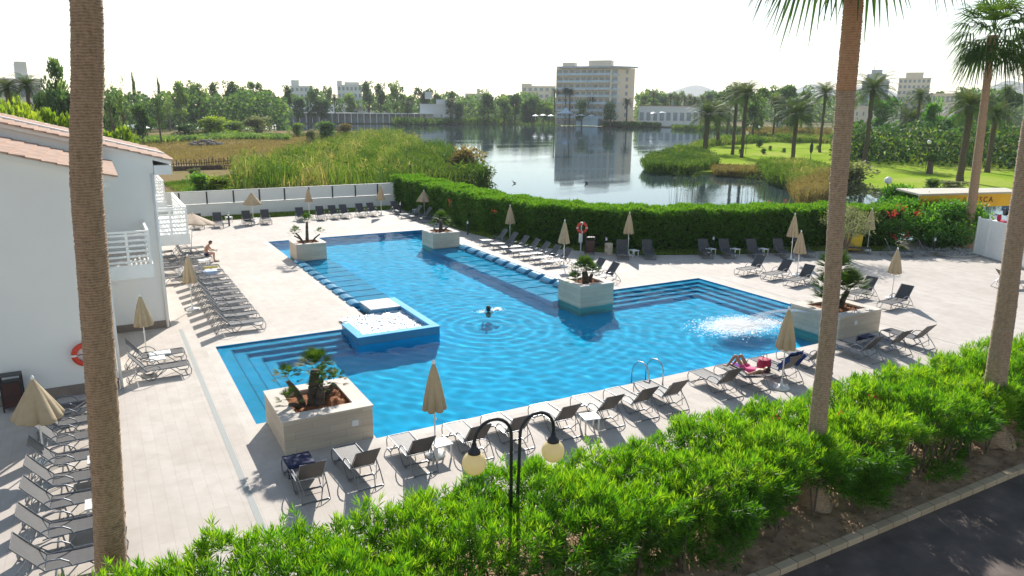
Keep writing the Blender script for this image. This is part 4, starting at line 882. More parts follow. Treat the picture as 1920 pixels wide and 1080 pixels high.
trunk_palm([(0.106, 0, -0.05), (0.021, 0, 0.004), (-0.106, 0, 1.064), (-0.233, 0, 2.229), (-0.318, 0, 3.925), (-0.445, 0, 5.409), (-0.530, 0, 7.104), (-0.593, 0, 8.376), (-0.551, 0, 9.436), (-0.509, 0, 14.523)], [.64, .44, .3, .25, .235, .21, .205, .2, .19, .19], 22).build('trunk', M['trunk_grey'], p3, smooth=True)
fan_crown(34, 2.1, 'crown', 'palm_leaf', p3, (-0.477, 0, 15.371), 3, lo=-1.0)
def far_fan(px, yb, yc, lean, lab, L=2.7, r=.3, zb=0, xb=0):
    v = G(px, yb, zb); D = v.to_2d().length; c_ = PD(px+lean, yc, D); root = empty('fan_palm', tuple(v), label=lab, cat='palm tree'); q_ = c_-v
    trunk_palm([(0, 0, 0), (q_.x*.12, q_.y*.12, 1.2), (q_.x*.4, q_.y*.4, q_.z*.4), (q_.x*.75, q_.y*.75, q_.z*.72), (q_.x*.95, q_.y*.95, q_.z*.9)], [r*2.1, r*1.15, r, r*.85, r*.8], 14, .2, .02).build('trunk', M['trunk_brown'], root, smooth=True)
    trunk_palm([(q_.x*.95, q_.y*.95, q_.z*.88), tuple(q_*.96), tuple(q_)], [r*.85, r*1.25, r*1.1], 14, .2, .12).build('boot_sheath', M['trunk_red'], root, smooth=True)
    fan_crown(42, L, 'crown', 'palm_leaf', root, tuple(q_+Vector((0, 0, .3))), int(px), lo=-.9, blades=15); return root
far_fan(1812, 466, 66, 50, 'tall fan palm with full green crown beside the white gate', 3.0, .26)
far_fan(1935, 470, 96, -6, 'fan palm whose crown edge just enters at the right border', 1.5, .3)
# ---- date palms
def date_crown(seed, nf=38, nl=26):
    st = random.getstate(); random.seed(seed); Q, T = [], []
    for i in range(nf):
        f = i/nf; el = 1.35-1.75*f; az = i*2.399+random.uniform(-.2, .2); h = Vector((math.cos(az), math.sin(az), 0)); p = Vector((0, 0, 0)); ang = el; seg = []; L = random.uniform(.9, 1.08); N = 9
        for k in range(N+1):
            seg.append(p.copy()); p = p+(h*math.cos(ang)+Vector((0, 0, math.sin(ang))))*L/N; ang -= (1.25+.35*(1-f))/N*(.6+k/N)
        tt = .75-.5*f; s = h.cross(Vector((0, 0, 1)))
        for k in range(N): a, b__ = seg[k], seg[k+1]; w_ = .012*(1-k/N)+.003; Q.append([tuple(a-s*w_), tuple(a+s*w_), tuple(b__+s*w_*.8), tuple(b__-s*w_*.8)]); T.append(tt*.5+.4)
        for k in range(nl):
            u = .12+.88*k/nl; x = u*N; i0 = min(int(x), N-1); v = seg[i0].lerp(seg[i0+1], x-i0); dr_ = (seg[i0+1]-seg[i0]).normalized(); ll = .24*math.sin(math.pi*(u*.85+.12))**.6
            for sg in (-1, 1):
                e_ = (s*sg+dr_*.7+Vector((0, 0, -.25))).normalized()*ll; w_ = dr_*.011; Q.append([tuple(v-w_), tuple(v+w_), tuple(v+e_+w_*.2), tuple(v+e_-w_*.2)]); T.append(min(1, max(0, tt+random.uniform(-.15, .15))))
    random.setstate(st); return np.array(Q), np.array(T)
DC = [None, None]
def date_palm(px, yb, yc, rpx, lab, D=None, tr=.35, zb=-.6, group='date palms in the lakeside park'):
    v = G(px, yb, zb) if D is None else None
    if D is None: D = v.to_2d().length
    c_ = PD(px, yc, D); root = empty('date_palm', (c_.x, c_.y, zb), random.uniform(0, 6), label=lab, cat='palm tree', group=group); H = c_.z-zb; R0 = rpx/CF*D*1.15
    b = MB(); N = 14; b.tube([(random.uniform(-.006, .006)*H, random.uniform(-.006, .006)*H, H*k/N) for k in range(N+1)], [tr*.72*(1.25 if k == 0 else 1.25 if k > N-2 else 1)*(1+.08*(k % 2)) for k in range(N+1)], 10)
    b.build('trunk', M['trunk_dark'], root); i = random.randrange(2)
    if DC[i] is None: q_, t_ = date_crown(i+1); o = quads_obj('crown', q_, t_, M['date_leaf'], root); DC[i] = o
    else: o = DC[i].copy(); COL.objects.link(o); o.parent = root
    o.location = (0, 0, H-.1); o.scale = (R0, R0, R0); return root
for a in [(1327, 286, 214, 40, 'stout date palm at the park tip, front one of the pair with thick trunks', None, .75), (1349, 272, 214, 34, 'stout date palm just right behind the park tip one', None, .65), (1382, 290, 176, 30, 'left of the two slim date palms on the lawn edge', None, .45),
          (1400, 296, 176, 34, 'right of the two slim date palms on the lawn edge', None, .42), (1494, 303, 214, 44, 'broad crowned date palm standing alone in the middle of the lawn', None, .5), (1548, 286, 176, 30, 'date palm half hidden behind the grey hedge palm trunk', None, .4),
          (1637, 232, 168, 40, 'date palm with drooping crown in front of the tower blocks', 150, .5), (1708, 282, 226, 38, 'short date palm at the back of the lawn', None, .6), (1726, 204, 180, 20, 'small date palm left of the cream tower foot', 190, .4), (1820, 262, 198, 42, 'large dark date palm left of the tall fan palm trunk', 120, .6),
          (1890, 175, 172, 18, 'small distant date palm near the right border', 240, .5), (50, 200, 160, 26, 'date palm in front of the white modern building, upper left', 130, .35), (12, 205, 165, 24, 'date palm at the left border before the white building', 130, .35), (1176, 205, 192, 12, 'small date palm at the foot of the hotel end wall', 425, .5),
          (1455, 205, 190, 18, 'date palm among the pine grove', 250, .4), (1868, 250, 214, 30, 'spreading date palm behind the tall fan palm trunk', 140, .5)]:
    date_palm(a[0], a[1], a[2], a[3], a[4], a[5], a[6])
sl = [(576, 186, 212), (582, 186, 212), (590, 184, 212), (601, 186, 212), (627, 182, 212), (535, 186, 210), (764, 194, 212), (848, 190, 216), (1061, 170, 210), (1069, 172, 210), (1040, 172, 205), (1110, 186, 212), (1226, 176, 205), (1258, 180, 203), (1271, 184, 203), (1284, 184, 203), (1294, 184, 203), (1303, 186, 203), (1317, 184, 200), (1345, 186, 200)]
sl.sort()
for i, (px, yc, yb) in enumerate(sl):
    date_palm(px, yb, yc, 9 if px > 500 else 12, f'slim distant palm on the far lake shore, {ORD[i]} from the left', 432, .38, group='slim palms along the far lake shore')
# bushy fan palms in the park
def bush_fan(px, yb, hpx, L, n, lab, seed):
    v = G(px, yb, -.6); D = v.to_2d().length; root = empty('fan_palm', tuple(v), label=lab, cat='palm tree'); H = hpx/CF*D
    MB().tube([(0, 0, 0), (0, 0, H*.8)], [.5, .35], 10).build('trunk', M['trunk_dark'], root); fan_crown(n, L, 'crown', 'palm_leaf', root, (0, 0, H), seed, lo=-1.1, blades=13)
bush_fan(1612, 298, 30, 2.6, 44, 'bushy fan palm with skirt of leaves on the lawn edge behind the grey trunk', 8); bush_fan(1882, 300, 30, 2.2, 36, 'bushy fan palm at the right border of the lawn', 9); bush_fan(1726, 280, 24, 1.4, 20, 'small fan palm in front of the reeds at the back of the lawn', 10); bush_fan(1765, 280, 30, 1.3, 18, 'yellowish small fan palm right of the globe lamp', 11)
v = G(1742, 326, -.6); st_ = empty('tree_stump', tuple(v), label='cut tree stump with sprouting ivy beside the park lamp', cat='stump')
MB().tube([(0, 0, 0), (.05, 0, 1.2), (0, 0, 2.2)], [.5, .4, .42], 12).build('trunk', M['bark'], st_); q_, t_ = leafball(500, (.2, 0, 2.4), (.9, .7, .6), .28, .2, .4); quads_obj('ivy', q_, t_, M['far_leaf'], st_)

# ================================================================== HEDGES
def flower_parts(pts, k, ax, L, Wd, root):
    pts = np.array(pts)
    for i in range(0, len(pts), k):
        q_ = pts[i:i+k]; V, T = sprigs(q_, np.tile(ax, (len(q_), 1)), 5, L, Wd, (.5, 1.3), .01); quads_obj('flower_cluster', V, T, M['flower'], root)
# near oleander hedge along the road
hd = empty('oleander_hedge', (14, 10.7, 0), label='long bright green oleander hedge along the road in the foreground', cat='hedge')
def hedge_top(x, y):
    return 1.72+.1*np.sin(x*1.15+.6)+.1*np.sin(x*2.6+y*2)+.08*np.sin(x*5.1-y*3)+.07*np.sin(x*9+y*7)-.3*np.clip((9.45-y)/.5, 0, 1)**2-.12*np.clip((y-11.6)/.5, 0, 1)
H0, H1 = -1.3, 30.
N = 9500; x = rng.uniform(H0, H1, N); y = 8.98+2.8*rng.random(N); z = hedge_top(x, y)-rng.random(N)**1.6*.34+(rng.random(N) > .985)*rng.uniform(.05, .35, N)
c = np.c_[x, y, z]-[14, 10.7, 0]; ax = np.c_[rng.normal(0, .28, N), rng.normal(-.08, .28, N)-.5*np.clip((9.8-y)/.6, 0, 1), np.ones(N)]
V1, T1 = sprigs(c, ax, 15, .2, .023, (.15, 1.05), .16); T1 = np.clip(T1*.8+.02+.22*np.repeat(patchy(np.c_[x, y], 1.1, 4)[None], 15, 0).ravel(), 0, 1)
N = 7500; x = rng.uniform(H0, H1, N); u = rng.random(N); z = .12+u**.75*1.45; y = 8.9+.28*np.sin(x*1.7)+.2*np.sin(x*4.3)+rng.random(N)**1.3*.9+(1-u)*.35; ok = (patchy(np.c_[x, z*3], 1.6, 12) > .14+.3*(1-u)) & ~((abs(x/y-1.372) < .085) & (z < 1.0)) & ~((abs(x/y-2.087) < .13) & (z < .95)); x, y, z, u = x[ok], y[ok], z[ok], u[ok]; N = len(x)
c = np.c_[x, y, z]-[14, 10.7, 0]; ax = np.c_[rng.normal(0, .5, N), rng.normal(-.75, .3, N), rng.normal(.35, .3, N)]
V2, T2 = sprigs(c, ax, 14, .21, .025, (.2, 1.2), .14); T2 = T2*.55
N = 3200; x = rng.uniform(H0, H1, N); y = 10.9+.9*rng.random(N); z = .3+rng.random(N)*1.2
c = np.c_[x, y, z]-[14, 10.7, 0]; ax = np.c_[rng.normal(0, .5, N), rng.normal(.7, .4, N), rng.normal(.4, .3, N)]
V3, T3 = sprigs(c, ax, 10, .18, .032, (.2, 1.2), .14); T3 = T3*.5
N = 2600; x = rng.uniform(H0, H1, N); y = 9.7+1.9*rng.random(N); z = .7+rng.random(N)*.8
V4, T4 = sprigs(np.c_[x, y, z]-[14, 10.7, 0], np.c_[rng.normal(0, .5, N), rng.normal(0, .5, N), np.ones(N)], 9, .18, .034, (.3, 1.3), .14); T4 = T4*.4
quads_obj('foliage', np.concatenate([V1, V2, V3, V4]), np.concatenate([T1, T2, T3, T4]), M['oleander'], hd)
b = MB()
for i in range(230):
    x = random.uniform(H0, H1); y = random.uniform(9.25, 11.3)
    for k in range(2): e1 = (x+random.gauss(0, .12), y+random.gauss(0, .1), .7); b.tube([(x-14, y-10.7, .02), (e1[0]-14, e1[1]-10.7, e1[2]), (e1[0]+random.gauss(0, .2)-14, e1[1]+random.gauss(0, .2)-10.7, 1.35)], [.028, .02, .008], 5)
b.build('stems', M['green_wood'], hd)
fl_ = []
for (px, py) in [(1645, 748), (1745, 738), (1452, 785), (1578, 778), (1640, 745)]:
    v = G(px, py, 1.85)
    for k in range(9): fl_.append((v.x-14+random.gauss(0, .05), v.y-10.7+random.gauss(0, .05), 1.85+random.gauss(0, .04)))
flower_parts(fl_, 9, [0, 0, 1.], .05, .035, hd)

# far hedge behind the pool terrace
path = [(23.9, 65.5), (23.9, 56), (24.0, 47.0), (25.2, 41.6), (29.7, 36.3), (35.3, 33.9), (41.3, 32.0), (46, 29.5)]
segs = [(Vector(path[i]), Vector(path[i+1])) for i in range(len(path)-1)]; lens = [(q_-p_).length for p_, q_ in segs]; tot = sum(lens)
def along_path(s):   # s array -> pos, outward normal (away from the terrace)
    P_, Nn = np.zeros((len(s), 2)), np.zeros((len(s), 2)); acc = 0
    for (a_, b__), l in zip(segs, lens):
        m = (s >= acc) & (s <= acc+l+1e-6); d_ = (b__-a_)/l; f = (s[m]-acc)[:, None]; P_[m] = np.array(a_)[None]+np.array(d_)[None]*f; Nn[m] = [-d_.y, d_.x]; acc += l
    return P_, Nn
fh_ = empty('box_hedge', (30, 40, 0), label='tall clipped dark green hedge with sunlit top between the terrace and the lake', cat='hedge')
O = np.array([30, 40, 0])
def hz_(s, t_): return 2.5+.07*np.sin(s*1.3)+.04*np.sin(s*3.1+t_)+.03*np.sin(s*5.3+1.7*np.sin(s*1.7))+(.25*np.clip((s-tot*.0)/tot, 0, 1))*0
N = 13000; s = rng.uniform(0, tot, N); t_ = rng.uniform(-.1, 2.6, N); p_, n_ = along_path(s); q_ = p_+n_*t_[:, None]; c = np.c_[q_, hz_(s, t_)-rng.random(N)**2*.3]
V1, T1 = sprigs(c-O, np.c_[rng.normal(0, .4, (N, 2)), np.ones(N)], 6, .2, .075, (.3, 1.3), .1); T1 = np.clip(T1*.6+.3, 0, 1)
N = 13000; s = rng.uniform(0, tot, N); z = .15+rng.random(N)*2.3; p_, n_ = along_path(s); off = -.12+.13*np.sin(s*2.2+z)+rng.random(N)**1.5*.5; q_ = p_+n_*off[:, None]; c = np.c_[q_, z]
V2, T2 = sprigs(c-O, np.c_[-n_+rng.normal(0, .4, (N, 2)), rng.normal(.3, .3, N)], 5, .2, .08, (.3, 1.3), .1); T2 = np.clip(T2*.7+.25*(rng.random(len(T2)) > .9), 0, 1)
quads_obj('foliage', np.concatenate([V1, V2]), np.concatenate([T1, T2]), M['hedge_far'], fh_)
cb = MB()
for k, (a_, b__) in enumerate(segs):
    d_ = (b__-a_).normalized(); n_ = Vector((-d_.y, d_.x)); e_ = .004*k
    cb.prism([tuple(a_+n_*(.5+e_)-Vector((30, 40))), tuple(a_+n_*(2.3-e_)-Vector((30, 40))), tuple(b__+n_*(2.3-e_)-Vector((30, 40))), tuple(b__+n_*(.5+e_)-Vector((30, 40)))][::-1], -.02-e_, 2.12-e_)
cb.build('dark_core', M['hedge_fill'], fh_)  # added solid dark block, stops the view through the leaves
fp = [(960, 350), (1185, 390), (1330, 370), (1448, 400), (905, 385), (925, 380), (1010, 410), (850, 368)]
fl_ = []
for px, py in [(843, 380), (925, 397), (940, 378), (1470, 377), (1440, 378)]:
    v = G(px, py, 2.3 if py < 390 else 2.0)
    for k in range(7): fl_.append((v.x+random.gauss(0, .1), v.y+random.gauss(0, .1)-.1, v.z+random.gauss(0, .1)))
flower_parts(np.array(fl_)-O, 7, [0, -.5, 1.], .05, .05, fh_)
# lawn strips between the terrace and hedge / wall
strip = [(UX1+3.1, 60.8)]
tp = [(22.9, 64.1), (22.9, 56), (23.0, 47.2), (23.9, 41.0), (28.6, 35.2), (34.8, 32.5), (40.9, 30.7), (45.2, 28.3)]
for i in range(len(tp)-1):
    a_, b__ = Vector(tp[i]), Vector(tp[i+1]); c_, d_ = Vector(path[i])+Vector((.9, .4)), Vector(path[i+1])+Vector((.9, .4))
    MB().quad((a_.x, a_.y, .012), (b__.x, b__.y, .012), (d_.x, d_.y, .012), (c_.x, c_.y, .012)).build('grass_strip', M['turf'], kind='structure')
sheet('grass_strip', [(3.5, 61.2), (22.9, 61.6), (22.9, 64.2), (3.5, 64.2)], .008, M['turf'])
tuft = []
gp = []
for i in range(2, len(tp)-1):
    a_, b__, c_, d_ = Vector(tp[i]), Vector(tp[i+1]), Vector(path[i+1])+Vector((.4, .1)), Vector(path[i])+Vector((.4, .1)); gp.append(scatter([a_, b__, c_, d_], 2600))
gp.append(scatter([(4, 61.3), (22.8, 61.7), (22.8, 64), (4, 64)], 5000)); gp = np.concatenate(gp); N = len(gp)
quads_obj('grass', leaf_quads(np.c_[gp, np.full(N, .0)], np.c_[rng.normal(0, .4, (N, 2)), np.ones(N)], .13, .035, .5), rng.random(N), M['lit_leaf'], kind='stuff')
# the rougher bushes at the right end of the hedge
def big_bush(px, py, z, rad, n, L, Wd, mat, label, cat='bush', flowers=0, tint=.4, trunk=True):
    v = G(px, py, 0); root = empty('bush', tuple(v), label=label, cat=cat); Q, T = [], []
    for i in range(int(n/90)):
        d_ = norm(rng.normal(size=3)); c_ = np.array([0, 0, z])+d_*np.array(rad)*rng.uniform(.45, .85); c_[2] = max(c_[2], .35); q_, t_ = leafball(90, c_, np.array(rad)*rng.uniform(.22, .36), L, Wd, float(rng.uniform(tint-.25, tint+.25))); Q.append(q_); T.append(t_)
    quads_obj('foliage', np.concatenate(Q), np.concatenate(T), M[mat], root)
    b = MB()
    for k in range(7): a = random.uniform(0, 6.3); b.tube([(math.cos(a)*.15, math.sin(a)*.15, 0), (math.cos(a)*rad[0]*.3, math.sin(a)*rad[1]*.3, z*.6), (math.cos(a)*rad[0]*.6, math.sin(a)*rad[1]*.6, z*1.2)], [.06, .04, .01], 5)
    b.build('stems', M['bark'], root)
    if flowers:
        d_ = norm(rng.normal(size=(flowers, 3))); d_[:, 1] = -abs(d_[:, 1]); c_ = np.array([0, 0, z])+d_*np.array(rad)*.95; c_ = np.repeat(c_, 9, 0)+rng.normal(0, .12, (flowers*9, 3))
        flower_parts(c_, 9, [0, -.6, .6], .1, .09, root)
    return root
big_bush(1774, 461, 1.5, (3.5, 2.1, 1.55), 10500, .22, .12, 'bush_broad', 'large glossy green bush in front of the tall fan palm, right end of the hedge')
big_bush(1722, 452, 1.6, (3.3, 2.0, 1.6), 9000, .22, .12, 'bush_broad', 'glossy green bush between the flowering bush and the largest bush at the right end')
big_bush(1668, 461, 1.6, (2.0, 1.6, 1.25), 3800, .2, .07, 'bush_broad', 'oleander bush with clusters of red flowers behind the umbrella', flowers=10)
big_bush(1683, 436, 2.3, (2.0, 1.8, 1.3), 3800, .22, .12, 'bush_broad', 'bright green bush rising above the hedge beside the white globe lamp')
ot = big_bush(1580, 484, 2.35, (1.9, 1.6, 1.15), 3600, .16, .035, 'olive', 'grey green olive tree with slender trunk in front of the hedge', cat='tree', tint=.6)
ot.name = 'olive_tree'
MB().tube([(0, 0, 0), (-.05, 0, .8), (.1, 0, 1.5), (.4, 0, 2.3)], [.09, .08, .06, .03], 7).build('trunk', M['bark'], ot)
# bed with white gravel and kerb by the gate
MB().tube([tuple(G(px, py, .03)) for px, py in ((1740, 472), (1755, 478), (1785, 482), (1820, 483), (1842, 478))], .1, 6).build('stone_edging', M['concrete'], label='low pale stone edging of the gravel bed beside the white gate', cat='edging')
gp = scatter([tuple(G(px, py, 0).to_2d()) for px, py in ((1742, 470), (1760, 477), (1800, 480), (1838, 477), (1820, 462), (1750, 460))], 1500); N = len(gp)
quads_obj('gravel', leaf_quads(np.c_[gp, np.full(N, .03)], rng.normal(size=(N, 3)), .13, .12, .5), rng.random(N), leafmat('gravel_white', [(0, (.4, .38, .35)), (1, (.7, .68, .64))], .0, .02), kind='stuff')

# ================================================================== POOLSIDE OBJECTS
def planter(x0, x1, y0, y1, h, label, soil=.42):
    root = empty('planter', ((x0+x1)/2, (y0+y1)/2, 0), label=label, cat='planter'); a, b__ = (x1-x0)/2, (y1-y0)/2; zb = -1.4
    m = MB(); t_ = soil-.03
    for r in ((-a, a, -b__, -b__+t_), (-a, a, b__-t_, b__), (-a, -a+t_, -b__+t_, b__-t_), (a-t_, a, -b__+t_, b__-t_)): m.box(*r, zb, h-.05)
    m.build('wall', M['planter_x'], root)
    m = MB(); o_ = .025
    for r in ((-a-o_, a+o_, -b__-o_, -b__+soil), (-a-o_, a+o_, b__-soil, b__+o_), (-a-o_, -a+soil, -b__+soil, b__-soil), (a-soil, a+o_, -b__+soil, b__-soil)): m.box(*r, h-.05, h)
    m.build('coping', M['coping_top'], root)
    s = MB(); n = 22; xs_, ys_ = np.linspace(-a+t_, a-t_, n), np.linspace(-b__+t_, b__-t_, n); hz = rng.normal(0, .02, (n, n)); hz = (hz+np.roll(hz, 1, 0)+np.roll(hz, 1, 1))
    s.v = [(xs_[i], ys_[j], h-.12+hz[j, i]) for j in range(n) for i in range(n)]; s.f = [(j*n+i, j*n+i+1, j*n+n+i+1, j*n+n+i) for j in range(n-1) for i in range(n-1)]
    s.build('soil', M['soil'], root, smooth=True); return root
planter(3.48, 5.85, 18.1, 20.5, .95, 'large stone clad planter with red soil at the near left pool corner'); planter(9.7, 11.47, 43.0, 44.7, .95, 'stone clad planter at the far left end of the pool shelf', .3)
planter(18.35, 20.22, 43.05, 44.9, .95, 'stone clad planter at the far right end of the pool shelf', .3); planter(18.55, 20.4, 26.7, 28.55, .98, 'pale stone planter standing in the water at the inner pool corner', .34)
planter(24.8, 27.35, 17.93, 20.3, .95, 'stone clad planter with water spout at the near right pool corner, behind the palm trunk')
for (x, z) in ((5.35, .45),): MB().box(x-.09, x+.09, 18.07, 18.1, z, z+.17).build('wall_socket', M['white'], label='small white socket plate on the front of the near left planter', cat='socket', bevel=.008)
MB().box(25.7, 25.86, 17.9, 17.93, .5, .66).build('wall_socket', M['white'], label='small white socket plate on the front of the near right planter', cat='socket', bevel=.008)
def dwarf_palm(x, y, z0, stems, label, L=.62, blades=17, seed=1):
    root = empty('dwarf_fan_palm', (x, y, z0), label=label, cat='palm plant'); st = random.getstate(); random.seed(seed)
    for i, (dx, dy, h, lx, ly, r, n) in enumerate(stems):
        trunk_palm([(dx, dy, -.1), (dx+lx*.4, dy+ly*.4, h*.5), (dx+lx, dy+ly, h)], [r*1.25, r, r*.75], 9, .05, .09).build('stem', M['trunk_dark'], root)
        fan_crown(int(n*1.9), L*(.62 if n < 14 else .85), 'crown', 'palm_leaf', root, (dx+lx, dy+ly, h+.05), seed*7+i, lo=.05, hi=1.5, blades=blades-3)
    random.setstate(st); return root
dwarf_palm(4.55, 19.25, .82, [(0, 0, .95, .12, .1, .15, 22), (-.25, .05, .72, -.38, .1, .08, 11), (.3, 0, .42, .35, .15, .09, 10), (.12, -.18, .5, .06, -.05, .12, 9), (-.35, -.1, .18, -.35, -.1, .07, 8), (.2, .2, .5, .15, .2, .09, 8)], 'dwarf fan palm with several stems in the near left planter', .62, seed=1)
dwarf_palm(10.55, 43.8, .82, [(0, 0, 1.3, .05, 0, .09, 20), (-.2, 0, .7, -.45, 0, .06, 12), (.2, 0, .5, .6, .1, .05, 8), (-.1, 0, .5, -.6, .2, .05, 7)], 'dwarf fan palm with tall middle stem in the far left planter', .55, 15, 2)
dwarf_palm(19.3, 44.0, .82, [(0, 0, .75, .05, 0, .12, 26), (.15, .1, .3, .5, .1, .06, 8), (-.2, 0, .3, -.3, 0, .06, 8)], 'dwarf fan palm in the far right planter', .75, 15, 3)
dwarf_palm(19.45, 27.6, .85, [(0, 0, .6, -.1, 0, .15, 24), (.2, .05, .35, .25, .1, .1, 13), (-.3, .0, .1, -.35, 0, .07, 11)], 'dwarf fan palm in the planter standing in the water', .78, 19, 4)
dwarf_palm(26.1, 19.2, .82, [(0, .1, 1.5, .05, .1, .12, 22), (.2, -.1, .7, .4, 0, .12, 18), (-.1, 0, .7, -.15, .1, .12, 14), (-.3, 0, .3, -.3, 0, .08, 8)], 'tall dwarf fan palm in the near right planter, beside the palm trunk', 1.1, 19, 5)

# --- sun loungers: +x is the foot end
def make_lounger(fabric='sling', up=52, tone='alu', label='', group=''):
    root = empty('sun_lounger', (0, 0, 0), label=label, cat='sun lounger', group=group); a = R_(up); r = .014; W_ = .3; hx_, hz_ = -.42, .335
    bx, bz = hx_-.78*math.cos(a), hz_+.78*math.sin(a)
    def strip(pts, th=.008, w=W_-.012):
        b = MB(); n = len(pts)
        for s, (x, z) in enumerate(pts): b.v += [(x, -w, z), (x, w, z), (x, w, z-th), (x, -w, z-th)]
        for i in range(n-1):
            k = i*4; b.f += [(k, k+1, k+5, k+4), (k+3, k+7, k+6, k+2), (k, k+4, k+7, k+3), (k+1, k+2, k+6, k+5)]
        b.f += [(0, 3, 2, 1), (n*4-4, n*4-3, n*4-2, n*4-1)]; return b
    strip([(.86-1.28*i/8, .338-.022*math.sin(math.pi*i/8)) for i in range(9)]).build('seat', M[fabric], root)
    strip([(hx_-.02-(.76*math.cos(a))*i/7-.0, hz_+.02+(.76*math.sin(a))*i/7-.016*math.sin(math.pi*i/7)) for i in range(8)]).build('backrest', M[fabric], root)
    b = MB()
    for s in (-1, 1): b.tube([(.9, s*W_, .33), (.86, s*W_, .345), (hx_, s*W_, .335), (hx_-.1, s*W_, .31)], r, 6)
    b.tube([(.9, -W_, .33), (.9, W_, .33)], r, 6); b.tube([(hx_, -W_, .325), (hx_, W_, .325)], r, 6); b.build('seat_frame', M[tone], root)
    b = MB(); b.tube([(hx_, -W_, hz_), (bx, -W_, bz), (bx, W_, bz), (hx_, W_, hz_)], r, 6); b.tube([(hx_-.3*math.cos(a), -W_, hz_+.3*math.sin(a)-.02), (hx_-.36, -W_*.7, .12), (hx_-.36, W_*.7, .12), (hx_-.3*math.cos(a), W_, hz_+.3*math.sin(a)-.02)], r*.7, 5)
    b.build('back_frame', M[tone], root)
    for s in (-1, 1):
        y = s*(W_+.022)
        MB().tube([(.02, y, .33), (-.04, y, .44), (-.16, y, .525), (-.32, y, .55), (-.48, y, .515), (-.6, y, .44)], [r]+[r*1.15]*5, 6).build('armrest', M[tone], root)
        MB().tube([(-.6, y, .44), (-.78, y, .28), (-.94, y, .08), (-.98, y, .015), (-.93, y*.95, .012)], r, 6).build('leg', M[tone], root)
        MB().tube([(.88, y, .32), (.93, y, .2), (.9, y, .03), (.8, y, .014), (.62, y, .02), (.3, y, .33)], r, 6).build('leg', M[tone], root)
        MB().tube([(.1, y*.97, .33), (-.22, y*.97, .016), (-.4, y*.97, .016), (-.72, y*.97, .30)], r, 6).build('leg', M[tone], root)
    for x_ in (-.94, -.3, .8): MB().tube([(x_, -W_, .015), (x_, W_, .015)], r, 6).build('stretcher', M[tone], root)
    return root
LP = {}
def lounger(x, y, rz, label, group, up=52, fabric='sling', tone='alu', sc=1.0):
    k = (up, fabric, tone)
    if k not in LP: o = LP[k] = make_lounger(fabric, up, tone, label, group)
    else: o = copy_tree(LP[k]); o['label'] = label; o['group'] = group
    o.location = (x, y, 0); o.rotation_euler = (0, 0, rz+random.gauss(0, .025)); o.scale = (sc, sc, sc); return o
HP = math.pi/2
# front row (foot towards the pool)
FR = [(3.56, 'lounger nearest the near left planter in the front row, a dark towel on its seat'), (4.83, 'second lounger from the near left planter in the front row'), (6.28, 'front row lounger just left of the closed umbrella'),
      (7.86, 'front row lounger just right of the closed umbrella, behind the left lamp arm'), (9.07, 'front row lounger seen between the two lamp arms'), (10.62, 'front row lounger behind the right lamp arm'),
      (12.09, 'front row lounger beside the white side table, left of the pool ladder'), (13.33, 'front row lounger directly in front of the pool ladder'), (14.5, 'front row lounger just right of the pool ladder, lone gap to its right'),
      (16.76, 'front row lounger just left of the reclining sunbather'), (17.95, 'front row lounger carrying the sunbather with raised knees'), (19.5, 'front row lounger with the dark blue towel over its back'), (21.2, 'front row lounger mostly hidden by the grey palm trunk'),
      (23.71, 'front row lounger just right of the grey palm trunk'), (25.39, 'front row lounger with empty sling second right of the grey palm trunk'), (26.83, 'rightmost lounger of the front row')]
for i, (x, lab) in enumerate(FR): lounger(x, 16.4+(0 if i != 12 else .2), HP, lab, 'sun loungers in the front row along the near pool edge', up=20 if i == 10 else 52)
# left block, foot to +x
for i, (y, lab) in enumerate([(25.95, 'front one of two loungers at the house corner'), (27.45, 'rear one of two loungers at the house corner, white towel beside it')]): lounger(1.15, y, 0, lab, 'two loungers at the house corner')
for i, y in enumerate([15.05, 16.3, 17.55, 18.7, 19.85, 21.2, 22.4, 23.5]):
    lounger(-1.2, y, 0, f'{ORD[i]} lounger from the bottom in the column against the left house wall', 'sun loungers in the left foreground column', up=52, sc=1.02)
ys = [30.2, 31.45, 32.6, 33.7, 34.75, 35.8, 36.9, 38.0, 39.3, 40.7, 42.1, 45.1, 46.6, 48.2]
for i, y in enumerate(ys): lounger(4.42, y, 0, f'{ORD[i]} lounger from the near end of the dense row left of the pool', 'sun loungers in the dense row left of the pool')
for i, y in enumerate([40.2, 42.8, 44.2, 46.0, 47.6]): lounger(2.6, y, 0, f'{ORD[i]} lounger from the front in the short row under the second house balcony', 'sun loungers under the balcony')
# far row at the white wall, facing camera
for i, px in enumerate([366, 403, 459, 493, 559, 596, 621, 641, 672, 693, 738]):
    v = G(px, 392, .7); y = 58.7+.08*i; v = ray(px, 385); x = v.x/v.y*(y+.4); lounger(x, y-.45, -HP-.05, f'{ORD[i]} lounger from the left in the row against the white garden wall', 'sun loungers against the white garden wall', fabric='sling')
# right of the upper pool (heads to +x)
for i, (y, lab) in enumerate([(30.4, 'lounger right behind the water planter, first of the pair'), (31.6, 'lounger right behind the water planter, second of the pair')]): lounger(22.45, y, math.pi, lab, 'pair of loungers behind the water planter')
for i, y in enumerate([34.9, 36.1, 37.3, 38.5, 39.8, 41.2, 42.6]): lounger(22.5, y, math.pi-.03, f'{ORD[i]} lounger from the ring buoy end of the row right of the upper pool', 'sun loungers right of the upper pool')
for i, (x, y) in enumerate([(22.4, 55.0), (22.7, 53.6), (22.1, 56.4)]): lounger(x, y, math.pi, ['middle', 'front', 'rear'][i]+' lounger of the three under the half open umbrella by the hedge', 'three loungers by the far hedge')
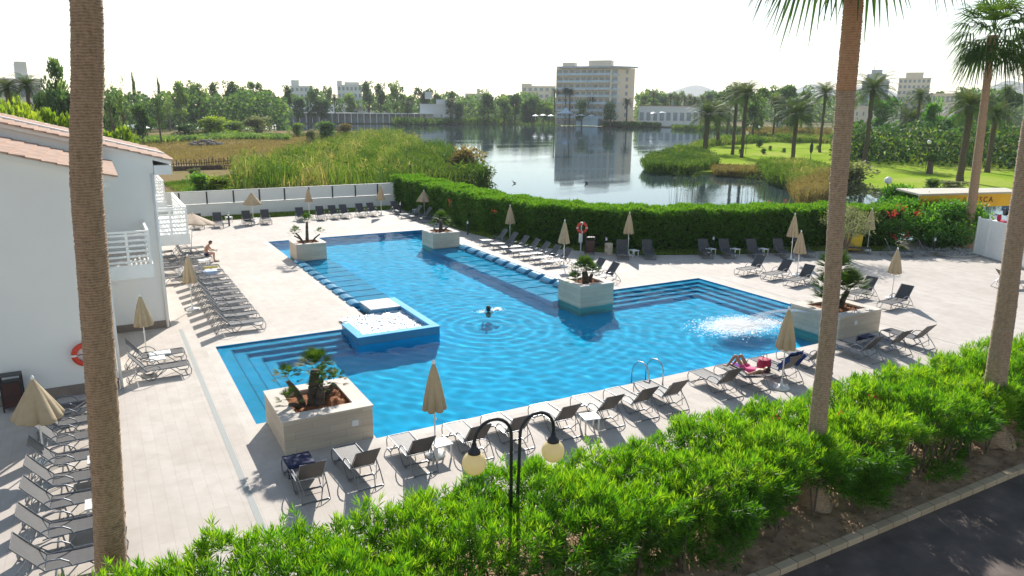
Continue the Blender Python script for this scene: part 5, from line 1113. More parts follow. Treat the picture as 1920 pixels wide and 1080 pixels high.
# row facing camera along the hedge
for i, (x, y, lab) in enumerate([(27.4, 35.6, 'left of the two loungers on either side of the umbrella by the hedge'), (28.85, 34.9, 'right of the two loungers on either side of the umbrella by the hedge'), (32.15, 33.5, 'leftmost lounger of the four in the hedge row right of the shower'), (33.35, 32.9, 'second of the four hedge row loungers right of the shower'),
                                 (34.9, 32.1, 'third of the four hedge row loungers right of the shower'), (36.5, 31.4, 'rightmost of the four hedge row loungers, next to the twin umbrellas'), (38.0, 31.0, 'hedge row lounger right behind the twin umbrellas')]):
    lounger(x, y-.45, -HP-.55+.015*i, lab, 'sun loungers facing the camera along the far hedge')
for i, (x, y, rz, lab) in enumerate([(41.6, 29.6, -.8, 'reclined lounger in front of the yellow bin'), (43.1, 27.7, -.85, 'left of the two loungers under the flowering bush'), (45.0, 26.8, -.8, 'right of the two loungers under the flowering bush')]): lounger(x, y, rz, lab, 'sun loungers at the right end of the hedge', up=62)
# right side of the pool
for i, (x, y, lab) in enumerate([(30.9, 28.25, 'rear lounger of the three beside the right pool steps'), (31.3, 26.75, 'middle lounger of the three beside the right pool steps'), (31.2, 25.2, 'front lounger of the three beside the right pool steps'),
                                 (31.55, 21.9, 'lounger just behind the near right planter'), (31.45, 20.0, 'lounger right beside the near right planter, casting a long shadow')]): lounger(x, y, math.pi+.08, lab, 'sun loungers right of the pool steps')
lounger(40.5, 19.5, -.6, 'lounger at the extreme right border cut by the frame', 'sun loungers at the right border'); lounger(36.0, 15.5, HP, 'lounger at the right border above the near hedge', 'sun loungers at the right border')
# --- tables
def table(x, y, label, first=[None]):
    if first[0] is None:
        root = empty('side_table', (0, 0, 0), cat='side table', group='white slatted side tables between the loungers'); b = MB()
        for i in range(8): b.box(-.24+.06*i, -.188+.06*i, -.22, .22, .4, .42)
        b.box(-.245, .24, -.235, -.222, .385, .42); b.box(-.245, .24, .222, .235, .385, .42); b.build('table_top', M['white'], root)
        for sx in (-.2, .2):
            for sy in (-.19, .19): MB().box(sx-.018, sx+.018, sy-.018, sy+.018, 0, .398).build('leg', M['white'], root)
        first[0] = root; o = root
    else: o = copy_tree(first[0])
    o.location = (x, y, 0); o.rotation_euler = (0, 0, random.gauss(0, .1)); o['label'] = label
for x, y, lab in [(7.0, 16.15, 'white side table at the foot of the front row umbrella'), (11.35, 15.7, 'white side table left of the pool ladder lounger'), (-.75, 16.95, 'white slatted table between the second and third left column loungers'), (-.7, 19.3, 'white slatted table between the fourth and fifth left column loungers'),
                  (1.15, 26.7, 'white table between the two house corner loungers'), (28.15, 35.0, 'white table between the two umbrella loungers by the hedge'), (32.75, 33.2, 'white table between the first and second hedge row loungers'), (35.7, 31.7, 'white table between the last two hedge row loungers'),
                  (34.1, 32.5, 'white table between the middle hedge row loungers'), (8.6, 60.2, 'white table between the second and third far wall loungers'), (10.4, 58.6, 'white table beside the wide umbrella at the far wall'), (4.7, 43.6, 'white table beside the seated man'), (23.0, 33.6, 'white table beside the umbrella near the ring buoy'), (23.2, 58.0, 'white table by the far hedge corner'), (3.4, 29.0+12.4, 'white table in the dense lounger row')]: table(x, y, lab)
# --- umbrellas
def make_umbrella(r, h, clen, cloth='canopy', seed=0, drop=0):
    root = empty('umbrella', (0, 0, 0), cat='umbrella'); K = 8; n = 64; rr = random.Random(seed); ph = [rr.uniform(.85, 1.12) for _ in range(K)]
    def fn(rad, z, a, i):
        f = i/12; k = int(((a/(2*math.pi))*K) % K); w_ = abs(math.sin(a*K/2+.3)); return rad*(1-(.42 if r < .4 else .2)*f*(1-w_)**1.3)*(1+(ph[k]-1)*f)
    prof = [(.02+(r-.02)*(i/12)**(.82 if r < .45 else 1.0), h-.06-clen*i/12) for i in range(13)]+[(r*.93, h-.06-clen-.035), (r*.72, h-clen+.02)]
    b = MB().lathe(list(reversed(prof)), n=n, fn=lambda rad, z, a, i: fn(rad, z, a, min(12, len(prof)-1-i))); b.f = b.f[:-2]
    b.build('canopy', M[cloth], root, smooth=True)
    MB().tube([(0, 0, 0), (0, 0, h-.08)], .021, 10).build('pole', M['white'], root, smooth=True)
    b = MB().lathe([(.03, -.02), (.042, .03), (.035, .07), (.01, .1)], (0, 0, h-.08), 10); b.build('finial', M['white'], root, smooth=True)
    MB().lathe([(.26, 0), (.27, .03), (.24, .07), (.06, .09), (.035, .22), (.03, .3)], (0, 0, 0), 24).build('base', M['white'], root, smooth=True)
    MB().tube([(0, 0, 1.02), (.05, .02, 1.02)], .03, 8).build('knob', M['white'], root)
    return root
UP_ = {}
def umbrella(x, y, kind, label, h=2.6, lean=0, group='closed tan umbrellas on the pool terrace'):
    spec = {'closed': (.36, 2.6, 1.2), 'half': (.62, 2.35, 1.05), 'wide': (.72, 2.45, .95), 'pale': (1.35, 2.5, .55)}[kind]
    if kind not in UP_: o = UP_[kind] = make_umbrella(*spec, cloth='canopy_pale' if kind == 'pale' else 'canopy', seed=len(UP_)+3)
    else: o = copy_tree(UP_[kind])
    o.location = (x, y, 0); s = h/spec[1]; o.scale = (1, 1, s); o.rotation_euler = (0, lean, random.uniform(0, 6.3) if not lean else 0); o['label'] = label; o['group'] = group
umbrella(-1.92, 20.64, 'half', 'half open tan umbrella in the left foreground in front of the brown bin', 2.3, group='half open tan umbrellas'); umbrella(.88, 28.4, 'closed', 'closed tan umbrella at the house corner above two loungers', 2.3)
umbrella(3.07, 34.33, 'closed', 'closed tan umbrella over the dense lounger row left of the pool', 2.5); umbrella(10.3, 59.6, 'wide', 'half open tan umbrella before the white garden wall', 2.35, group='half open tan umbrellas')
umbrella(15.0, 61.0, 'closed', 'closed tan umbrella in the middle of the white garden wall', 2.3); umbrella(20.3, 58.4, 'closed', 'closed tan umbrella near the right end of the garden wall', 2.6); umbrella(23.3, 56.4, 'wide', 'half open tan umbrella at the far hedge corner, behind the far planter', 2.2, group='half open tan umbrellas')
umbrella(23.73, 42.62, 'closed', 'closed umbrella over the left end of the loungers right of the upper pool', 2.55); umbrella(22.74, 34.5, 'closed', 'closed umbrella left of the red ring buoy', 2.7); umbrella(28.1, 35.5, 'closed', 'closed umbrella between two hedge loungers left of the shower', 2.7)
umbrella(35.96, 29.8, 'closed', 'rear one of the two overlapping closed umbrellas', 2.85); umbrella(32.82, 26.68, 'closed', 'front one of the two overlapping closed umbrellas', 2.5); umbrella(42.97, 29.69, 'closed', 'closed umbrella in front of the red flowering bush', 2.75)
umbrella(32.8, 21.08, 'closed', 'closed umbrella behind the near right planter', 2.5); umbrella(18.68, 15.35, 'closed', 'closed umbrella beside the sunbather, white round base', 2.75); umbrella(6.9, 16.3, 'closed', 'closed umbrella in the middle of the front row, in front of the pool', 2.6)
umbrella(4.55, 48.3, 'pale', 'wide pale cream umbrella under the balcony behind the seated man', 2.5, .12, group='open cream umbrella')

# --- bins, buoys, lights
def litter_bin(x, y, rz, label):
    root = empty('litter_bin', (x, y, 0), rz, label=label, cat='litter bin')
    MB().box(-.24, .24, -.2, .2, .12, .88).build('body', M['brown_bin'], root, bevel=.03)
    b = MB()
    for s in (-.255, .255): b.box(s-.02, s+.02, -.2, -.16, 0, 1.08); b.box(s-.02, s+.02, .16, .2, 0, 1.08)
    b.box(-.275, .275, -.205, .205, 1.08, 1.1); b.build('frame', M['dark_metal'], root)
    MB().box(-.22, .22, -.18, .18, .881, .9).build('liner', M['dark_metal'], root)
litter_bin(-2.85, 24.95, 0, 'dark brown litter bin against the left house wall'); litter_bin(26.2, 36.9, -.4, 'brown litter bin beside the ring buoy')
y_ = G(1597, 470, 0); root = empty('waste_container', (y_.x, y_.y, 0), -.6, label='yellow plastic waste container beside the olive tree', cat='waste container')
MB().xprism([(-.42, .08), (.42, .08), (.5, 1.02), (-.5, 1.02)], -.35, .35).build('body', M['yellow'], root, bevel=.03); MB().box(-.54, .54, -.4, .4, 1.03, 1.1).build('lid', M['yellow'], root, bevel=.03)
for s in (-.35, .35): MB().tube([(s-.04, .38, .1), (s+.04, .38, .1)], .1, 12).build('wheel', M['dark_metal'], root)
MB().box(27.0, 27.38, 36.1, 36.42, 0, .72).build('stone_pillar', M['planter_x'], label='small stone clad pillar right of the brown litter bin', cat='pillar', bevel=.01)
def ring(root, c, R, r, ax, mat='orange'):
    V = MB(); n, m_ = 40, 12; u = Vector(ax).normalized(); a_ = Vector((0, 0, 1)); b_v = u.cross(a_)
    for i in range(n):
        t_ = 2*math.pi*i/n; d_ = a_*math.cos(t_)+b_v*math.sin(t_)
        for k in range(m_): q_ = 2*math.pi*k/m_; v = Vector(c)+d_*(R+r*math.cos(q_))+u*r*.75*math.sin(q_); V.v.append(tuple(v))
    for i in range(n):
        for k in range(m_): V.f.append((i*m_+k, i*m_+(k+1) % m_, ((i+1) % n)*m_+(k+1) % m_, ((i+1) % n)*m_+k))
    o = V.build('float', M[mat], root, smooth=True)
    for j in range(4):
        t0 = math.pi/4*(0)+j*math.pi/2; W_ = MB(); pts = []
        for i in range(-2, 3):
            t_ = t0+i*.05; d_ = a_*math.cos(t_)+b_v*math.sin(t_)
            for k in range(m_): q_ = 2*math.pi*k/m_; v = Vector(c)+d_*(R+(r+.006)*math.cos(q_))+u*(r*.75+.006)*math.sin(q_); W_.v.append(tuple(v))
        for i in range(4):
            for k in range(m_): W_.f.append((i*m_+k, i*m_+(k+1) % m_, (i+1)*m_+(k+1) % m_, (i+1)*m_+k))
        W_.build('band', M['white'], root, smooth=True)
rb = empty('ring_buoy', (26.3, 38.0, 0), label='red ring buoy on a post with white holder by the far hedge', cat='ring buoy'); ring(rb, (0, -.1, 1.5), .28, .085, (-.5, -1, .05))
MB().tube([(0, 0, 0), (0, 0, 1.75)], .035, 8).build('post', M['white'], rb); MB().box(-.11, .11, -.02, .1, .55, 1.15).build('holder', M['white'], rb, bevel=.01); MB().tube([(-.28, -.1, 1.5), (.28, -.22, 1.5)], .012, 6).build('rope', M['dark_metal'], rb)
v = PY(160, 664, 25.3); rw = empty('ring_buoy', (v.x, 25.36, v.z), label='red ring buoy hung on the left house wall behind the brown palm trunk', cat='ring buoy'); ring(rw, (0, -.08, 0), .3, .085, (0, -1, 0)); MB().tube([(-.3, -.08, 0), (.3, -.08, .01)], .014, 6).build('rope', M['dark_metal'], rw)
MB().tube([(.08, -.06, -.36), (.1, -.05, -.5), (.03, -.05, -.62), (.08, -.05, -.75)], .008, 5).build('cord', M['white'], rw)
def bollard(px, py, label, first=[None]):
    v = G(px, py, 0)
    if first[0] is None:
        root = empty('path_light', tuple(v), cat='path light', group='low post lights round the terrace')
        MB().lathe([(.075, 0), (.06, .02), (.06, .78)], n=14).build('post', M['dark_metal'], root, smooth=True); MB().lathe([(.055, .78), (.06, .8), (.06, .93), (.05, .95)], n=14).build('lens', M['white'], root, smooth=True); MB().lathe([(.075, .95), (.075, .99), (.02, 1.03)], n=14).build('cap', M['alu'], root, smooth=True); first[0] = root; o = root
    else: o = copy_tree(first[0])
    o.location = v; o['label'] = label
for px, py, lab in [(877, 440, 'dark post light standing alone before the far hedge'), (430, 424, 'post light between loungers at the left of the garden wall'), (1750, 474, 'post light at the right beside the gravel bed'), (1136, 474, 'post light behind the lounger next to the stone pillar'), (1336, 472, 'post light behind the hedge row loungers'), (970, 448, 'post light behind the loungers right of the upper pool'), (751, 402, 'post light at the far hedge corner')]: bollard(px, py, lab)
v = G(1257, 464, 0); sh = empty('outdoor_shower', tuple(v), label='slim outdoor shower pole with small head in front of the far hedge', cat='shower')
MB().tube([(0, 0, 0), (0, 0, 1.95), (.05, 0, 2.0), (.4, -.05, 1.98)], .028, 8).build('pipe', M['steel'], sh); MB().lathe([(.05, 0), (.1, .02), (.1, .05), (.03, .07)], (.42, -.05, 1.9), 12).build('shower_head', M['white'], sh); MB().tube([(0, -.03, .8), (.08, -.06, .82)], .03, 8).build('tap', M['steel'], sh)
# pool ladder
ld = empty('pool_ladder', (15.2, 17.9, 0), label='stainless steel pool ladder handrails on the near pool edge', cat='pool ladder')
for x in (-.3, .3): MB().tube([(x, -.45, 0), (x, -.45, .5), (x, -.33, .68), (x, -.1, .76), (x, .12, .72), (x, .34, .5), (x, .42, .2), (x, .42, -.9)], .025, 10).build('handrail', M['steel'], ld, smooth=True)
for z in (-.3, -.55, -.8): MB().box(-.3, .3, .36, .46, z, z+.03).build('tread', M['steel'], ld)
# towels, bags and things on the loungers
def towel(x0, x1, y0, y1, z, mat, label, hang=.2, side=1, name='towel'):
    b = MB(); n = 10; m_ = 8
    for i in range(n+1):
        for j in range(m_+4):
            x = x0+(x1-x0)*i/n; t_ = j/m_
            if j <= m_: y = y0+(y1-y0)*t_; zz = z+.004*math.sin(i*1.9+j)
            else: y = (y1 if side > 0 else y1)+.012*side*(1+math.sin(i*1.3)*.5)*(j-m_); zz = z-hang*(j-m_)/3
            b.v.append((x, y, zz))
    for i in range(n):
        for j in range(m_+3): k = i*(m_+4)+j; b.f.append((k, k+m_+4, k+m_+5, k+1))
    c_ = Vector(((x0+x1)/2, (y0+y1)/2, z)); b.v = [(x-c_.x, y-c_.y, z_-c_.z) for x, y, z_ in b.v]; o = b.build(name, M[mat], smooth=True, label=label, cat='towel'); o.location = c_; md = o.modifiers.new('s', 'SOLIDIFY'); md.thickness = .012; return o
towel(3.24, 3.9, 17.35, 16.7, .36, 'navy', 'dark towel spread on the seat of the lounger nearest the planter', .28, -1); towel(18.18, 18.42, 17.2, 16.1, .37, 'purple', 'purple and blue towel hanging over the side of the sunbather lounger', .01)
b = MB().box(-.34, .34, -.03, .03, -.02, .62); 
bt = empty('towel', (19.5, 15.98, .38), label='dark blue towel draped over the backrest of a front row lounger', cat='towel'); bt.rotation_euler = (-R_(-38), 0, 0)
def cloth_sheet(w_, h_, wav, n=14):
    b = MB()
    for i in range(n+1):
        for j in range(n+1): x, z = -w_/2+w_*i/n, h_*j/n; b.v.append((x, wav*math.sin(i*1.1+j*.4)+.02*math.sin(j*.9), z))
    for i in range(n):
        for j in range(n): k = i*(n+1)+j; b.f.append((k, k+n+1, k+n+2, k+1))
    return b
bt.rotation_euler = (R_(38), 0, 0); o = cloth_sheet(.68, .78, .012).build('front_fold', M['blue_towel'], bt, smooth=True); o.modifiers.new('s', 'SOLIDIFY').thickness = .015; o.location = (0, .06, .03)
for s in (-1, 1):
    o = cloth_sheet(.2, .62, .02).build('side_fold', M['blue_towel'], bt, smooth=True); o.modifiers.new('s', 'SOLIDIFY').thickness = .015; o.location = (s*.36, -.03, .1); o.rotation_euler = (0, 0, s*-1.0)
bg_ = empty('beach_bag', (18.55, 16.2, 0), .1, label='red beach bag hanging beside the umbrella in the front row', cat='bag')
MB().lathe([(.12, .1), (.2, .14), (.23, .35), (.2, .55), (.17, .56)], n=20, fn=lambda r, z, a, i: r*(1+.12*math.sin(a*3+i))).build('body', M['magenta'], bg_, smooth=True); MB().tube([(-.12, 0, .54), (-.08, 0, .72), (.08, 0, .72), (.12, 0, .54)], .012, 6).build('handle', M['dark_metal'], bg_)
bg_.location = (18.95, 16.35, .1)
towel(4.5, 5.2, 43.2-1.4, 42.0-.25, .37, 'yellow_towel', 'yellow towel on a lounger of the dense row', .1); towel(4.3, 5.0, 40.9, 40.4, .37, 'light_blue_towel', 'blue and white towel on a lounger of the dense row', .15, -1)
towel(.9, 1.6, 27.6, 27.2, .37, 'white', 'white towel folded on the rear lounger at the house corner', .1, -1); towel(24.9, 25.6, 16.9, 17.15, .36, 'navy', 'navy towel hanging from the foot of a lounger right of the grey palm trunk', .2)
# --- double globe lamp in the hedge
lp = empty('street_lamp', (6.02, 10.6, 0), label='twin arched black lamp post with two cream globes rising from the near hedge', cat='street lamp')
def lampside(pts, gx, gz, gy=0.0):
    MB().tube(pts, .031, 10).build('arm', M['lamp_black'], lp, smooth=True)
    MB().lathe([(.045, .17), (.05, .1), (.1, .05), (.115, .0), (.11, -.02)], (gx, gy, gz+.2), 20).build('collar', M['lamp_black'], lp, smooth=True)
    m, t, o = new_mat('lamp_globe'); bs = node(t, 'ShaderNodeBsdfPrincipled', {'Base Color': (1, .86, .55, 1), 'Roughness': .25}); tr = node(t, 'ShaderNodeBsdfTranslucent', {0: (1, .88, .55, 1)}); mx = node(t, 'ShaderNodeMixShader', {0: .45, 1: bs.outputs[0], 2: tr.outputs[0]}); t.links.new(mx.outputs[0], o.inputs[0])
    MB().sphere((gx, gy, gz), .215, 28, 18).build('globe', m, lp, smooth=True)
def arch(x0, x1, zt, zg, zb=.0, xb=None):
    xb = x0 if xb is None else xb; r = (x1-x0)/2; pts = [(xb, 0, zb), (xb+(x0-xb)*.5, 0, 1.7), (x0, 0, zt-abs(r))]
    for k in range(1, 13): a = math.pi*k/12; pts.append((x0+r-r*math.cos(a), 0, zt-abs(r)+abs(r)*math.sin(a)*1.0))
    pts.append((x1, 0, zg+.3)); return pts
lampside(arch(-.06, -.8, 3.5, 2.74, 0, -.05), -.8, 2.76); lampside(arch(.12, .83, 3.44, 2.6, 0, .05), .83, 2.61)
# park lamps
for px, py, yb, lab in [(1735, 268, 320, 'white globe park lamp in the middle of the lawn'), (1657, 341, 405, 'white globe lamp just above the hedge'), (1757, 244, 285, 'distant white globe lamp in the reeds at the back of the lawn'), (1398, 251, 288, 'white globe lamp between the slim date palms'), (1421, 239, 270, 'small white globe lamp in front of the brown reeds')]:
    v = G(px, yb, -.6); c_ = PD(px, py, v.to_2d().length); root = empty('park_lamp', tuple(v), label=lab, cat='park lamp'); h = c_.z+.6
    MB().tube([(0, 0, 0), (0, 0, h)], .05, 6).build('post', M['dark_metal'], root); MB().sphere((0, 0, h+.15), .33, 12, 8).build('globe', M['white'], root)
for px, lab in ((1519, 'dark banner shaped park lantern left of the grey palm trunk'),):
    v = G(px, 303, -.6); root = empty('park_lantern', tuple(v), label=lab, cat='lantern'); MB().tube([(0, 0, 0), (0, 0, 3.2)], .06, 6).build('post', M['dark_metal'], root); MB().lathe([(.05, 0), (.3, .6), (.3, 1.6), (.05, 2.2)], (0, 0, 1.4), 8).build('lantern', M['dark_metal'], root)
# water spout and splash
spt = MB()
a0 = Vector((25.45, 20.3, .86))
for k in range(15):
    tx, ty = 23.9+random.gauss(0, .35), 21.6+random.gauss(0, .25); a1 = Vector((24.79, 19.3+random.gauss(0, .12), .8)); pts = []
    for i in range(9): f = i/8; pts.append((a1.x+(tx-a1.x)*f, a1.y+(ty-a1.y)*f, a1.z+.1*f-.9*f*f))
    spt.tube(pts, [.006+.004*f for f in range(9)] if False else .006, 4)
spt.build('water_jet', M['spray'], kind='stuff')
n = 26000; th = rng.uniform(0, 6.3, n); rr_ = np.abs(rng.normal(0, .5, n)); pos = np.c_[22.9+1.75*rr_*np.cos(th), 21.3+1.15*rr_*np.sin(th), -.022+rng.random(n)**4*.06]
pos[:1500, 0] = 24.2+.35*rng.normal(size=1500); pos[:1500, 1] = 21.0+.3*rng.normal(size=1500)
quads_obj('splash_foam', flat_quads(pos, rng.uniform(.006, .036, n)), rng.random(n), leafmat('foam_flakes', [(0, (.82, .86, .88)), (1, (.95, .96, .97))], .1, .1, tstops=[(0, (.8, .85, .9)), (1, (.9, .9, .9))]), kind='stuff')

# ================================================================== PEOPLE
def skin_mesh(joints, edges, root_i=0, sub=2):
    me = bpy.data.meshes.new('tmp'); me.from_pydata([j[:3] for j in joints], edges, []); o = bpy.data.objects.new('tmp', me); COL.objects.link(o)
    o.modifiers.new('k', 'SKIN'); o.modifiers.new('s', 'SUBSURF').levels = sub; sk = me.skin_vertices[0].data
    for i, j in enumerate(joints): sk[i].radius = (j[3], j[4] if len(j) > 4 else j[3]); sk[i].use_root = (i == root_i)
    dg = bpy.context.evaluated_depsgraph_get(); m2 = bpy.data.meshes.new_from_object(o.evaluated_get(dg)); vs = [tuple(v.co) for v in m2.vertices]; fs = [tuple(p.vertices) for p in m2.polygons]; bpy.data.objects.remove(o); return vs, fs
def add_part(b, vs, fs): n = len(b.v); b.v += vs; b.f += [tuple(i+n for i in f) for f in fs]
def head(b, c, f, r=.1):
    """skull with face: brow, nose, lips, chin and ears, looking along f"""
    c, f = Vector(c), Vector(f).normalized(); s = f.cross(Vector((0, 0, 1))).normalized(); u = s.cross(f); n0 = len(b.v); n, m_ = 20, 14
    t_ = MB(); t_.sphere((0, 0, 0), 1, n, m_)
    for x, y, z in t_.v:   # x forward, y side, z up
        w_ = .78 if z > -.2 else .78-.28*(-z-.2); X, Y, Z = x*(.98 if x < 0 else .9), y*w_, z*1.22
        if x > .6 and abs(y) < .22 and -.35 < z < .1: X += .17*(1-abs(y)/.22)*(.5+.5*(.1-z)/.45)
        if x > .75 and .05 < z < .3 and .15 < abs(y) < .5: X -= .07
        if x > .6 and -.95 < z < -.6: X += .08
        v = c+(f*X+s*Y+u*Z)*r; b.v.append(tuple(v))
    b.f += [tuple(i+n0 for i in q_) for q_ in t_.f]
    for sd in (-1, 1): e_ = c+s*sd*r*.78-f*r*.05; b.sphere(tuple(e_), r*.22, 8, 6)
def hand(b, w_, d, spread, curl=.5, r=1.0):
    """palm, four unequal curled fingers and a thumb leaving the side of the palm"""
    w_, d, s = Vector(w_), Vector(d).normalized(), Vector(spread).normalized(); n_ = d.cross(s)
    vs, fs = skin_mesh([(*w_, .026, .018), (*(w_+d*.045), .038, .015), (*(w_+d*.085), .036, .013)], [(0, 1), (1, 2)]); add_part(b, vs, fs)
    for k, (o_, l) in enumerate(zip((-.03, -.01, .01, .03), (.06, .072, .068, .052))):
        p0 = w_+d*.085+s*o_; p1 = p0+d*l*.5-n_*curl*.012; p2 = p1+d*l*.35-n_*curl*.03; p3 = p2+d*l*.2-n_*curl*.03; b.tube([p0-d*.01, p1, p2, p3], [.009, .0085, .0078, .005], 7)
    p0 = w_+d*.03-s*.032; b.tube([p0, p0+d*.025-s*.022-n_*.01, p0+d*.055-s*.028-n_*.022], [.011, .01, .006], 7)
def hair_cap(c, f, r, mat, parent, back=.5):
    c, f = Vector(c), Vector(f).normalized(); s = f.cross(Vector((0, 0, 1))).normalized(); u = s.cross(f); t_ = MB(); t_.sphere((0, 0, 0), 1, 20, 14); V = []
    for x, y, z in t_.v:
        lim = .25 if x > .3 else -.45-back*.2; zz = max(z, lim+max(0, x)*.45); k = 1.07+.02*math.sin(y*14+z*9); V.append(tuple(c+(f*(x*k-.03)+s*(y*.84*k)+u*(zz*1.26))*r))
    o = MB(); o.v = V; o.f = t_.f; return o.build('hair', M[mat], parent, smooth=True)
def leg_joints(b_, hip, knee, ank, toe): return [(*hip, .088), (*[(hip[i]*.5+knee[i]*.5) for i in range(3)], .075), (*knee, .055), (*[(knee[i]*.65+ank[i]*.35) for i in range(3)], .055), (*ank, .034), (*[(ank[i]*.5+toe[i]*.5) for i in range(3)], .036, .028), (*toe, .03, .018)]
def person_body(pel, spine, chest, neck, hc, face, hips, knees, anks, toes, sh, el, wr, root, skin='skin', handdir=(1, 0, -.2)):
    J = [(*pel, .13, .11), (*spine, .12, .095), (*chest, .145, .105), (*neck, .05, .05), (*[neck[i]*.4+hc[i]*.6 for i in range(3)], .05)]; E_ = [(0, 1), (1, 2), (2, 3), (3, 4)]
    for k in range(2):
        n = len(J); J += [(*sh[k], .06), (*[(sh[k][i]+el[k][i])/2 for i in range(3)], .046), (*el[k], .038), (*[(wr[k][i]+el[k][i])/2 for i in range(3)], .035), (*wr[k], .024)]; E_ += [(2, n), (n, n+1), (n+1, n+2), (n+2, n+3), (n+3, n+4)]
        if knees:
            n = len(J); J += leg_joints(None, hips[k], knees[k], anks[k], toes[k]); E_ += [(0, n)]+[(n+i, n+i+1) for i in range(6)]
    b = MB(); vs, fs = skin_mesh(J, E_); add_part(b, vs, fs); head(b, hc, face)
    for k in range(2): hand(b, wr[k], handdir, (0, -1 if k == 0 else 1, 0), .8)
    return b.build('body', M[skin], root, smooth=True)
# seated man, bare back, navy shorts, reading his phone
mn = empty('person', (5.02, 45.1, 0), -.25, label='bare chested person in navy shorts sitting on a lounger bent over a phone', cat='person')
S2 = lambda x, y, z: [(x, y, z), (x, -y, z)]
person_body((0, 0, .47), (.03, 0, .66), (.13, 0, .85), (.22, 0, 1.0), (.31, 0, 1.12), (.85, 0, -.5), S2(.04, .09, .45), S2(.44, .15, .5), [(.40, .14, .08), (.46, -.14, .08)], [(.6, .16, .03), (.66, -.16, .03)], S2(.12, .19, .93), S2(.28, .25, .68), S2(.5, .07, .66), mn)
hair_cap((.31, 0, 1.12), (.85, 0, -.5), .1, 'hair', mn)
b = MB(); vs, fs = skin_mesh([(-.02, 0, .5, .145, .125), (.0, 0, .44, .15, .12), (.06, .1, .45, .11), (.24, .13, .475, .1), (.06, -.1, .45, .11), (.24, -.13, .475, .1)], [(0, 1), (1, 2), (2, 3), (1, 4), (4, 5)]); add_part(b, vs, fs); b.build('shorts', M['navy'], mn, smooth=True)
for s in (-1, 1): MB().box(.38 if s > 0 else .44, .68 if s > 0 else .74, s*.15-.05, s*.15+.05, 0, .025).build('sandal', M['dark_metal'], mn, bevel=.01)
MB().box(.57, .65, -.075, .075, .66, .672).build('phone', M['dark_metal'], None, label='dark phone held by the seated man', cat='phone').matrix_world = Matrix.Translation((5.02, 45.1, 0)) @ Matrix.Rotation(-.25, 4, 'Z')
# swimmer
sw = empty('person', (14.63, 28.19, 0), HP-.3, label='person swimming in the middle of the pool, only the dark haired head above water', cat='person')
person_body((-.05, 0, -.95), (-.02, 0, -.7), (.0, 0, -.42), (.02, 0, -.14), (.04, 0, .07), (1, 0, .1), S2(-.05, .09, -1.0), None, None, None, S2(.0, .18, -.24), S2(.2, .22, -.38), S2(.42, .12, -.34), sw)
hair_cap((.04, 0, .07), (1, 0, .1), .115, 'hair', sw, 1.5)
n = 420; th = rng.uniform(0, 6.3, n); rr_ = np.abs(rng.normal(0, 1, n)); pos = np.c_[15.0+.16*rr_*np.cos(th), 28.1+.12*rr_*np.sin(th), -.02+rng.random(n)**2*.12]; pos[::6, 0] -= .75
quads_obj('splash_foam', flat_quads(pos, rng.uniform(.01, .035, n)), rng.random(n), bpy.data.materials['foam_flakes'], kind='stuff')
# sunbather, knees up
sb = empty('person', (17.95, 16.4, 0), HP, label='person lying on a front row lounger with both knees raised, in pink beachwear', cat='person')
person_body((-.3, 0, .46), (-.52, 0, .54), (-.74, 0, .62), (-.92, 0, .69), (-1.04, 0, .76), (.35, 0, 1), S2(-.24, .09, .45), [(.2, .13, .9), (.22, -.15, .87)], S2(.52, .13, .42), S2(.72, .14, .4), S2(-.8, .18, .64), S2(-.55, .27, .5), S2(-.3, .2, .52), sb, handdir=(1, 0, .1))
hair_cap((-1.04, 0, .76), (.35, 0, 1), .1, 'hair', sb, 1.2)
b = MB(); vs, fs = skin_mesh([(-.5, 0, .54, .14, .12), (-.3, 0, .47, .15, .13), (-.22, .1, .5, .11), (-.05, .12, .64, .1), (-.22, -.1, .5, .11), (-.05, -.13, .63, .1), (-.72, 0, .62, .16, .12)], [(6, 0), (0, 1), (1, 2), (2, 3), (1, 4), (4, 5)]); add_part(b, vs, fs); b.build('clothing', M['pink'], sb, smooth=True)

# parked vehicles beyond the gate
def car(px, py, D, rz, mat, label):
    v = PD(px, py, D); root = empty('parked_car', (v.x, v.y, -.02), rz, label=label, cat='car')
    MB().xprism([(-2.1, .35), (-2.05, .8), (-1.2, .95), (-.6, 1.42), (.9, 1.42), (1.6, .98), (2.1, .9), (2.15, .35)], -.85, .85).build('body', mat, root, bevel=.06)
    MB().xprism([(-1.05, .97), (-.55, 1.36), (.85, 1.36), (1.45, 1.0)], -.858, .858).build('window', M['far_glass'], root)
    for x in (-1.35, 1.35):
        for y in (-.8, .8): MB().lathe([(.3, -.1), (.33, -.08), (.33, .08), (.3, .1)], (0, 0, 0), 16).build('wheel', M['dark_metal'], root).matrix_local = Matrix.Translation((x, y, .33)) @ Matrix.Rotation(HP, 4, 'X')
MAT_car = pbr('car_blue', (.03, .12, .22), (.03, .1, .2), 2, .25, .3)
v = G(1915, 425, 0); car(1915, 425, v.to_2d().length+6, .9, MAT_car, 'dark blue car parked beyond the white gate at the right border')
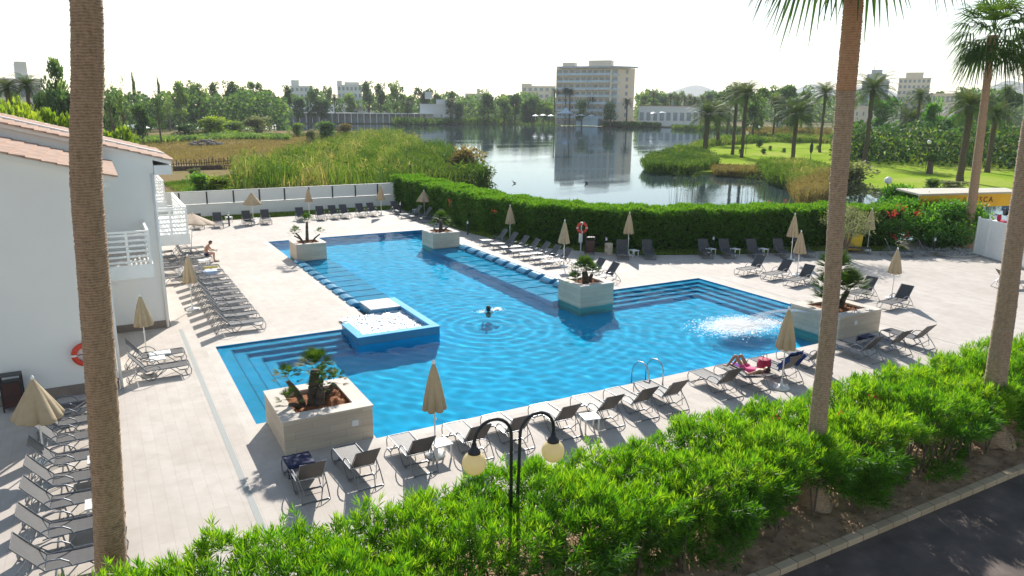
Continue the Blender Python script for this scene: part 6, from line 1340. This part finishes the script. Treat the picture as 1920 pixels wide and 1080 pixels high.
for k, (px, py) in enumerate(((1858, 410), (1872, 412))):
    v = G(px, 452, 0); v = v*1.1; root = empty('motor_scooter', (v.x, v.y, 0), .6+k*.2, label=['left', 'right'][k]+' of two scooters parked behind the white gate', cat='scooter')
    MB().xprism([(-.8, .5), (-.75, .75), (-.1, .8), (.05, .4), (.45, .4), (.6, 1.05), (.7, 1.05), (.62, .3), (.1, .22), (-.4, .3)], -.15, .15).build('body', M['white' if k == 0 else 'magenta'], root, bevel=.04)
    for x in (-.6, .65): MB().lathe([(.2, -.05), (.24, -.03), (.24, .03), (.2, .05)], n=14).build('wheel', M['dark_metal'], root).matrix_local = Matrix.Translation((x, 0, .24)) @ Matrix.Rotation(HP, 4, 'X')
    MB().tube([(.6, -.3, 1.12), (.64, 0, 1.05), (.6, .3, 1.12)], .02, 6).build('handlebar', M['dark_metal'], root)
# two ducks on the lake
for px, py, lab in ((1100, 344, 'small dark duck swimming on the lake, right one'), (965, 344, 'small dark duck swimming on the lake, left one')):
    v = G(px, py, -1.0); root = empty('duck', (v.x, v.y, -1.0), 2.8, label=lab, cat='duck'); b = MB(); vs, fs = skin_mesh([(-.22, 0, .1, .03), (-.1, 0, .1, .1), (.08, 0, .1, .12), (.2, 0, .2, .05), (.22, 0, .32, .045), (.27, 0, .36, .055), (.38, 0, .34, .015)], [(i, i+1) for i in range(6)]); add_part(b, vs, fs); b.build('body', M['hair'], root, smooth=True)

# ================================================================== AIR
def haze(density):
    m, t, o = new_mat('haze_air'); v = node(t, 'ShaderNodeVolumePrincipled', {'Color': (.86, .92, 1, 1), 'Density': density, 'Anisotropy': .3}); t.links.new(v.outputs[0], o.inputs[1])
    MB().box(-4300, 6600, -400, 6600, -3.0, 420).build('haze', m, kind='stuff')
haze(.00013)

for o in COL.objects:   # what lies under the water receives the light the ripples focus
    if o.name.split('.')[0] in ('pool_basin', 'pool_steps', 'step_nosing', 'pool_shelf', 'shelf_rib', 'footing', 'tub_floor', 'pool_headrest', 'pool_ledge', 'body'): o.cycles.is_caustics_receiver = True
